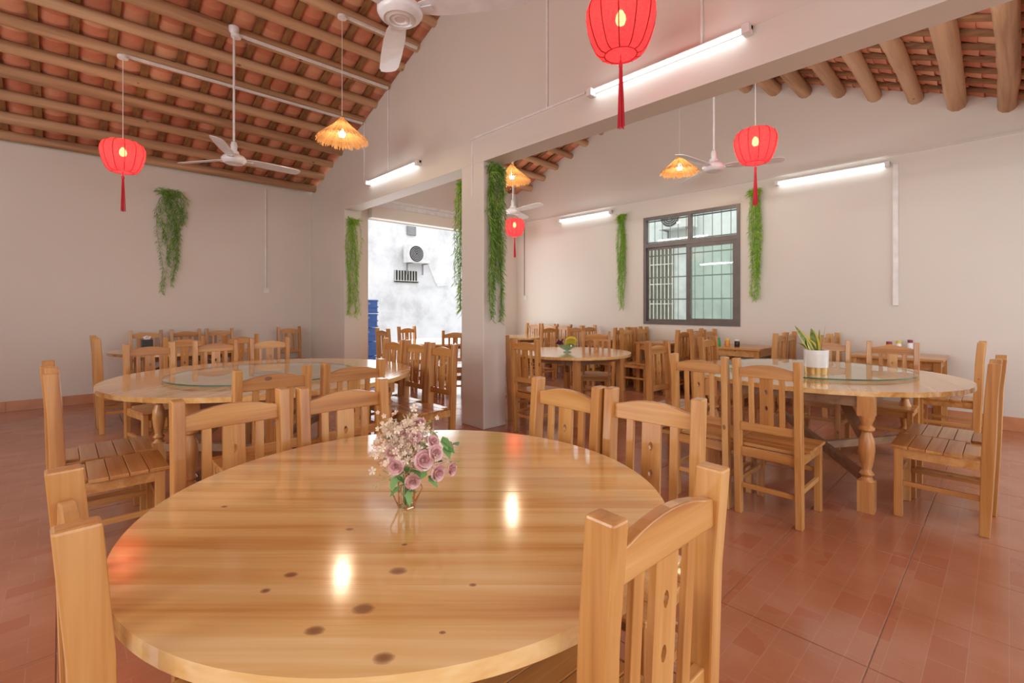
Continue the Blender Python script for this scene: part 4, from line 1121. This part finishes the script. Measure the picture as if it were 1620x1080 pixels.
# ---------------------------------------------------------------- condiments on wall tables
GRN = plain('bright_green_plastic', (0.03, 0.35, 0.10), .35); ORG = plain('orange_sauce', (0.80, 0.32, 0.04), .3); BLK = plain('dark_soy', (0.03, 0.012, 0.01), .25); YEL = plain('yellow_lid', (0.75, 0.6, 0.08), .4); REDM = plain('dark_red_lid', (0.25, 0.03, 0.05), .4)
def jar(x, y, h, r, body, lid, name, label, group=None):
    t = empty(name, (x, y, 0.7803)); tag(t, label, 'jar' if name != 'tissue_box' else 'box', group)
    m = MB(); m.lathe([(0, 0), (r * .92, 0), (r, h * .08), (r, h * .68), (r * .8, h * .78), (0, h * .78)], 16, caps=False); m.build('body', body, t, smooth=True)
    m = MB(); m.lathe([(0, h * .78), (r * .84, h * .78), (r * .84, h * .97), (r * .78, h), (0, h)], 16, caps=False); m.build('lid', lid, t, smooth=True)
jar(6.72, 2.84, .12, .038, GRN, GRN, 'condiment_jar', 'green plastic jar on the wall table right of the window corner')
jar(6.80, 2.74, .11, .034, ORG, YEL, 'condiment_jar', 'orange sauce jar between the green and the black one')
jar(6.86, 2.63, .10, .034, BLK, WHITE_PL, 'condiment_jar', 'small black sauce jar right of the orange one')
p = at_z(1455, 559, .78); jar(p[0] + .2, p[1] + .0, .13, .055, GRN, GRN, 'condiment_jar', 'round green jar on the nearest wall table')
p = at_z(1437, 560, .78); jar(p[0] + .15, p[1], .16, .03, CERAM, REDM, 'condiment_jar', 'white bottle with dark lid left of the round green jar')
p = at_z(1418, 560, .78); jar(p[0] + .15, p[1], .15, .03, CERAM, YEL, 'condiment_jar', 'white bottle with yellow lid over the chair back')
p = at_z(1403, 560, .78); jar(p[0] + .15, p[1], .14, .035, ORG, REDM, 'condiment_jar', 'orange jar with dark red lid, leftmost on the nearest wall table')
tb = empty('tissue_box', (0.86, 8.12, 0.7803)); tag(tb, 'small black tissue box on the far left table', 'tissue box')
B(-.06, .06, -.06, .06, 0, .11).build('box', DARKHOLE, tb, bevel=.004)
m = MB(); m.add([(-.03, 0, .11), (.03, 0, .11), (.045, .01, .15), (0, -.01, .165), (-.045, .015, .145), (0, .012, .11)], [(0, 1, 2, 3), (0, 3, 4), (5, 4, 3), (5, 3, 2, 1)]); m.build('tissue', CERAM, tb)

# ---------------------------------------------------------------- courtyard beyond the doorway
def stained(name, base):
    m, nt, p = nodes_of(name); tc = N(nt, 'ShaderNodeTexCoord')
    n1 = N(nt, 'ShaderNodeTexNoise'); n1.inputs['Scale'].default_value = 1.1; n1.inputs['Detail'].default_value = 8; n1.inputs['Roughness'].default_value = .65; L(nt, tc.outputs['Object'], n1.inputs['Vector'])
    r = ramp(nt, [(0.34, tuple(c * .68 for c in base)), (0.5, tuple(c * .92 for c in base)), (0.62, base)]); L(nt, n1.outputs['Fac'], r.inputs[0]); L(nt, r.outputs[0], p.inputs['Base Color']); p.inputs['Roughness'].default_value = .9
    bump(nt, p, n1.outputs['Fac'], .3, .02); return m
STAIN = stained('stained_whitewash', (0.86, 0.86, 0.87)); CONC = stained('courtyard_concrete', (0.55, 0.53, 0.5))
g = MB(); g.box(-12, 26, -14, Y0 - .2, -.16, -.06); g.box(-12, 26, YB + .2, 22, -.16, -.06); g.box(XR + .2, 26, Y0 - .2, YB + .2, -.16, -.06); g.box(3.5, XR + .2, YB2 + .2, YB + .2, -.16, -.003)
struct(g.build('ground', CONC))
YW = 13.2
nb = empty('neighbour_building', (6, YW, 0)); tag(nb, 'stained whitewashed building across the courtyard seen through the doorway', 'building')
B(-6, 10, 0, .3, -.06, 7.5).build('wall', STAIN, nb)
B(-1.62, -1.30, -.06, 0, -.06, 3.05).build('drainpipe', plain('grey_render', (.5, .5, .5), .8), nb)
def pxY(px, py, Yv):
    a = (px - 810) / FPX; d = Yv / (CT - ST * a); return ((ST + CT * a) * d, Yv, CAMH - (py - HZ) * d / FPX)
a = pxY(624, 427, YW); b = pxY(659, 446, YW)
wn = B(a[0] - 6, b[0] - 6, -.02, .0, b[2], a[2]).build('window', DARKHOLE, nb)
m = MB()
for i in range(9):
    xx = lerp_(a[0] - 6, b[0] - 6, i / 8); m.tube([(xx, -.05, b[2]), (xx, -.05, a[2])], .014, 6)
m.box(a[0] - 6.03, b[0] - 5.97, -.06, -.04, b[2] - .03, b[2] + .03); m.box(a[0] - 6.03, b[0] - 5.97, -.06, -.04, (a[2] + b[2]) / 2 - .2, (a[2] + b[2]) / 2 - .16); m.build('window_bar', BARW, wn)
a = pxY(643, 357, YW); b = pxY(657, 373, YW); B(a[0] - 6, b[0] - 6, -.06, 0, b[2], a[2]).build('vent', BARM, nb, bevel=.01)
def ac_unit(x, y, z, rz, label, w_=.85, h_=.58):
    t = empty('air_conditioner', (x, y, z), rz); tag(t, label, 'air conditioner', 'outdoor air conditioner units')
    B(-w_ / 2, w_ / 2, -.30, 0, 0, h_).build('casing', WHITE_PL, t, bevel=.015)
    m = MB(); m.lathe([(0, 0), (.22, 0), (.24, .015), (.25, .0)], 28, caps=False); o = m.build('fan_guard', DARKHOLE, t, smooth=True); o.rotation_euler = (PI / 2, 0, 0); o.location = (-.12, -.302, h_ / 2)
    m = MB()
    for k in range(1, 5):
        rr = .05 * k; q = [(rr * math.cos(2 * PI * i / 20), rr * math.sin(2 * PI * i / 20), .012) for i in range(21)]; m.tube(q, .004, 4, False)
    m2 = m.build('guard_ring', WHITE_PL, o)
    for s_ in (-1, 1):
        m = MB(); m.box(s_ * w_ * .35 - .02, s_ * w_ * .35 + .02, -.32, 0, -.03, 0); m.box(s_ * w_ * .35 - .02, s_ * w_ * .35 + .02, -.03, 0, -.35, 0)
        m.build('bracket', BARM, t)
p = pxY(656, 417, YW - .08); ac_unit(p[0], YW - .082, p[2], 0, 'white air conditioner on the courtyard building above the barred window', .82, .56)
m = MB(); q0 = pxY(668, 415, YW - .05); 
m.tube([(q0[0] + .2, YW - .05, q0[2]), (q0[0] + .5, YW - .05, q0[2] - .6), (q0[0] + .6, YW - .05, q0[2] - .75), (q0[0] + .95, YW - .05, q0[2] - .72), (q0[0] + 1.1, YW - .05, q0[2] - .4)], .02, 6)
tag(m.build('drain_hose', WHITE_PL, smooth=True), 'pale drain hose curling below the courtyard air conditioner', 'hose')
# blue crates
BLUE = plain('blue_plastic_crate', (0.07, 0.20, 0.62), .4)
cr = empty('blue_crate', (0, 0, 0)); 
def crate_parts(t):
    m = MB(); w_, d_, h_ = .30, .22, .29; e = .012
    m.box(-w_, w_, -d_, d_, 0, e)
    for s_ in (-1, 1):
        m.box(-w_, w_, s_ * d_ - e / 2, s_ * d_ + e / 2, 0, h_); m.box(s_ * w_ - e / 2, s_ * w_ + e / 2, -d_, d_, 0, h_)
    m.build('shell', BLUE, t)
    m = MB()
    for z in (.02, .14, h_ - .02):
        for s_ in (-1, 1):
            m.box(-w_ - .015, w_ + .015, s_ * (d_ + .012) - .008, s_ * (d_ + .012) + .008, z - .012, z + .012); m.box(s_ * (w_ + .012) - .008, s_ * (w_ + .012) + .008, -d_ - .015, d_ + .015, z - .012, z + .012)
    m.build('rim', BLUE, t)
    m = MB()
    for s_ in (-1, 1): m.box(-.07, .07, s_ * (d_ + .02) - .004, s_ * (d_ + .02) + .004, .19, .23)
    m.build('handle', plain('pale_blue_plastic', (.25, .4, .75), .4), t)
crate_parts(cr); cr.location = (4.60, 9.6, -0.003); cr.rotation_euler = (0, 0, .3)
tag(cr, 'blue plastic crate in the courtyard, bottom of the stack', 'crate', 'blue crates stacked in the courtyard')
for i in range(1, 5):
    dup(cr, (4.60 + .01 * i, 9.6, -.003 + .302 * i), .3 + .03 * (-1) ** i, 'blue plastic crate in the courtyard stack, %s' % ('second from the bottom', 'middle one', 'second from the top', 'topmost')[i - 1])
# building seen through the side window
nx = 11.4
n2 = empty('side_building', (nx, 5, 0)); tag(n2, 'pale building with a barred window seen through the right wall window', 'building')
B(0, .3, -8, 6, -.06, 7).build('wall', stained('pale_green_whitewash', (0.88, 0.89, 0.87)), n2)
def pxX(px, py, Xv):
    a = (px - 810) / FPX; d = Xv / (ST + CT * a); return (Xv, (CT - ST * a) * d, CAMH - (py - HZ) * d / FPX)
a = pxX(1025, 390, nx); b = pxX(1066, 512, nx)
wn = B(-.03, 0, b[1] - 5, a[1] - 5, b[2], a[2]).build('window', plain('dim_window_interior', (.22, .19, .15), .4), n2)
m = MB(); 
for i in range(8):
    yy = lerp_(b[1] - 5, a[1] - 5, i / 7); m.tube([(-.08, yy, b[2]), (-.08, yy, a[2])], .014, 6)
for i in range(5):
    zz = lerp_(b[2], a[2], i / 4); m.box(-.09, -.07, b[1] - 5.02, a[1] - 4.98, zz - .014, zz + .014)
m.build('window_bar', BARW, wn)
p = pxX(1076, 363, nx - .08); ac_unit(nx - .082, p[1], p[2], -PI / 2, 'white air conditioner outside the top of the side window', .9, .6)
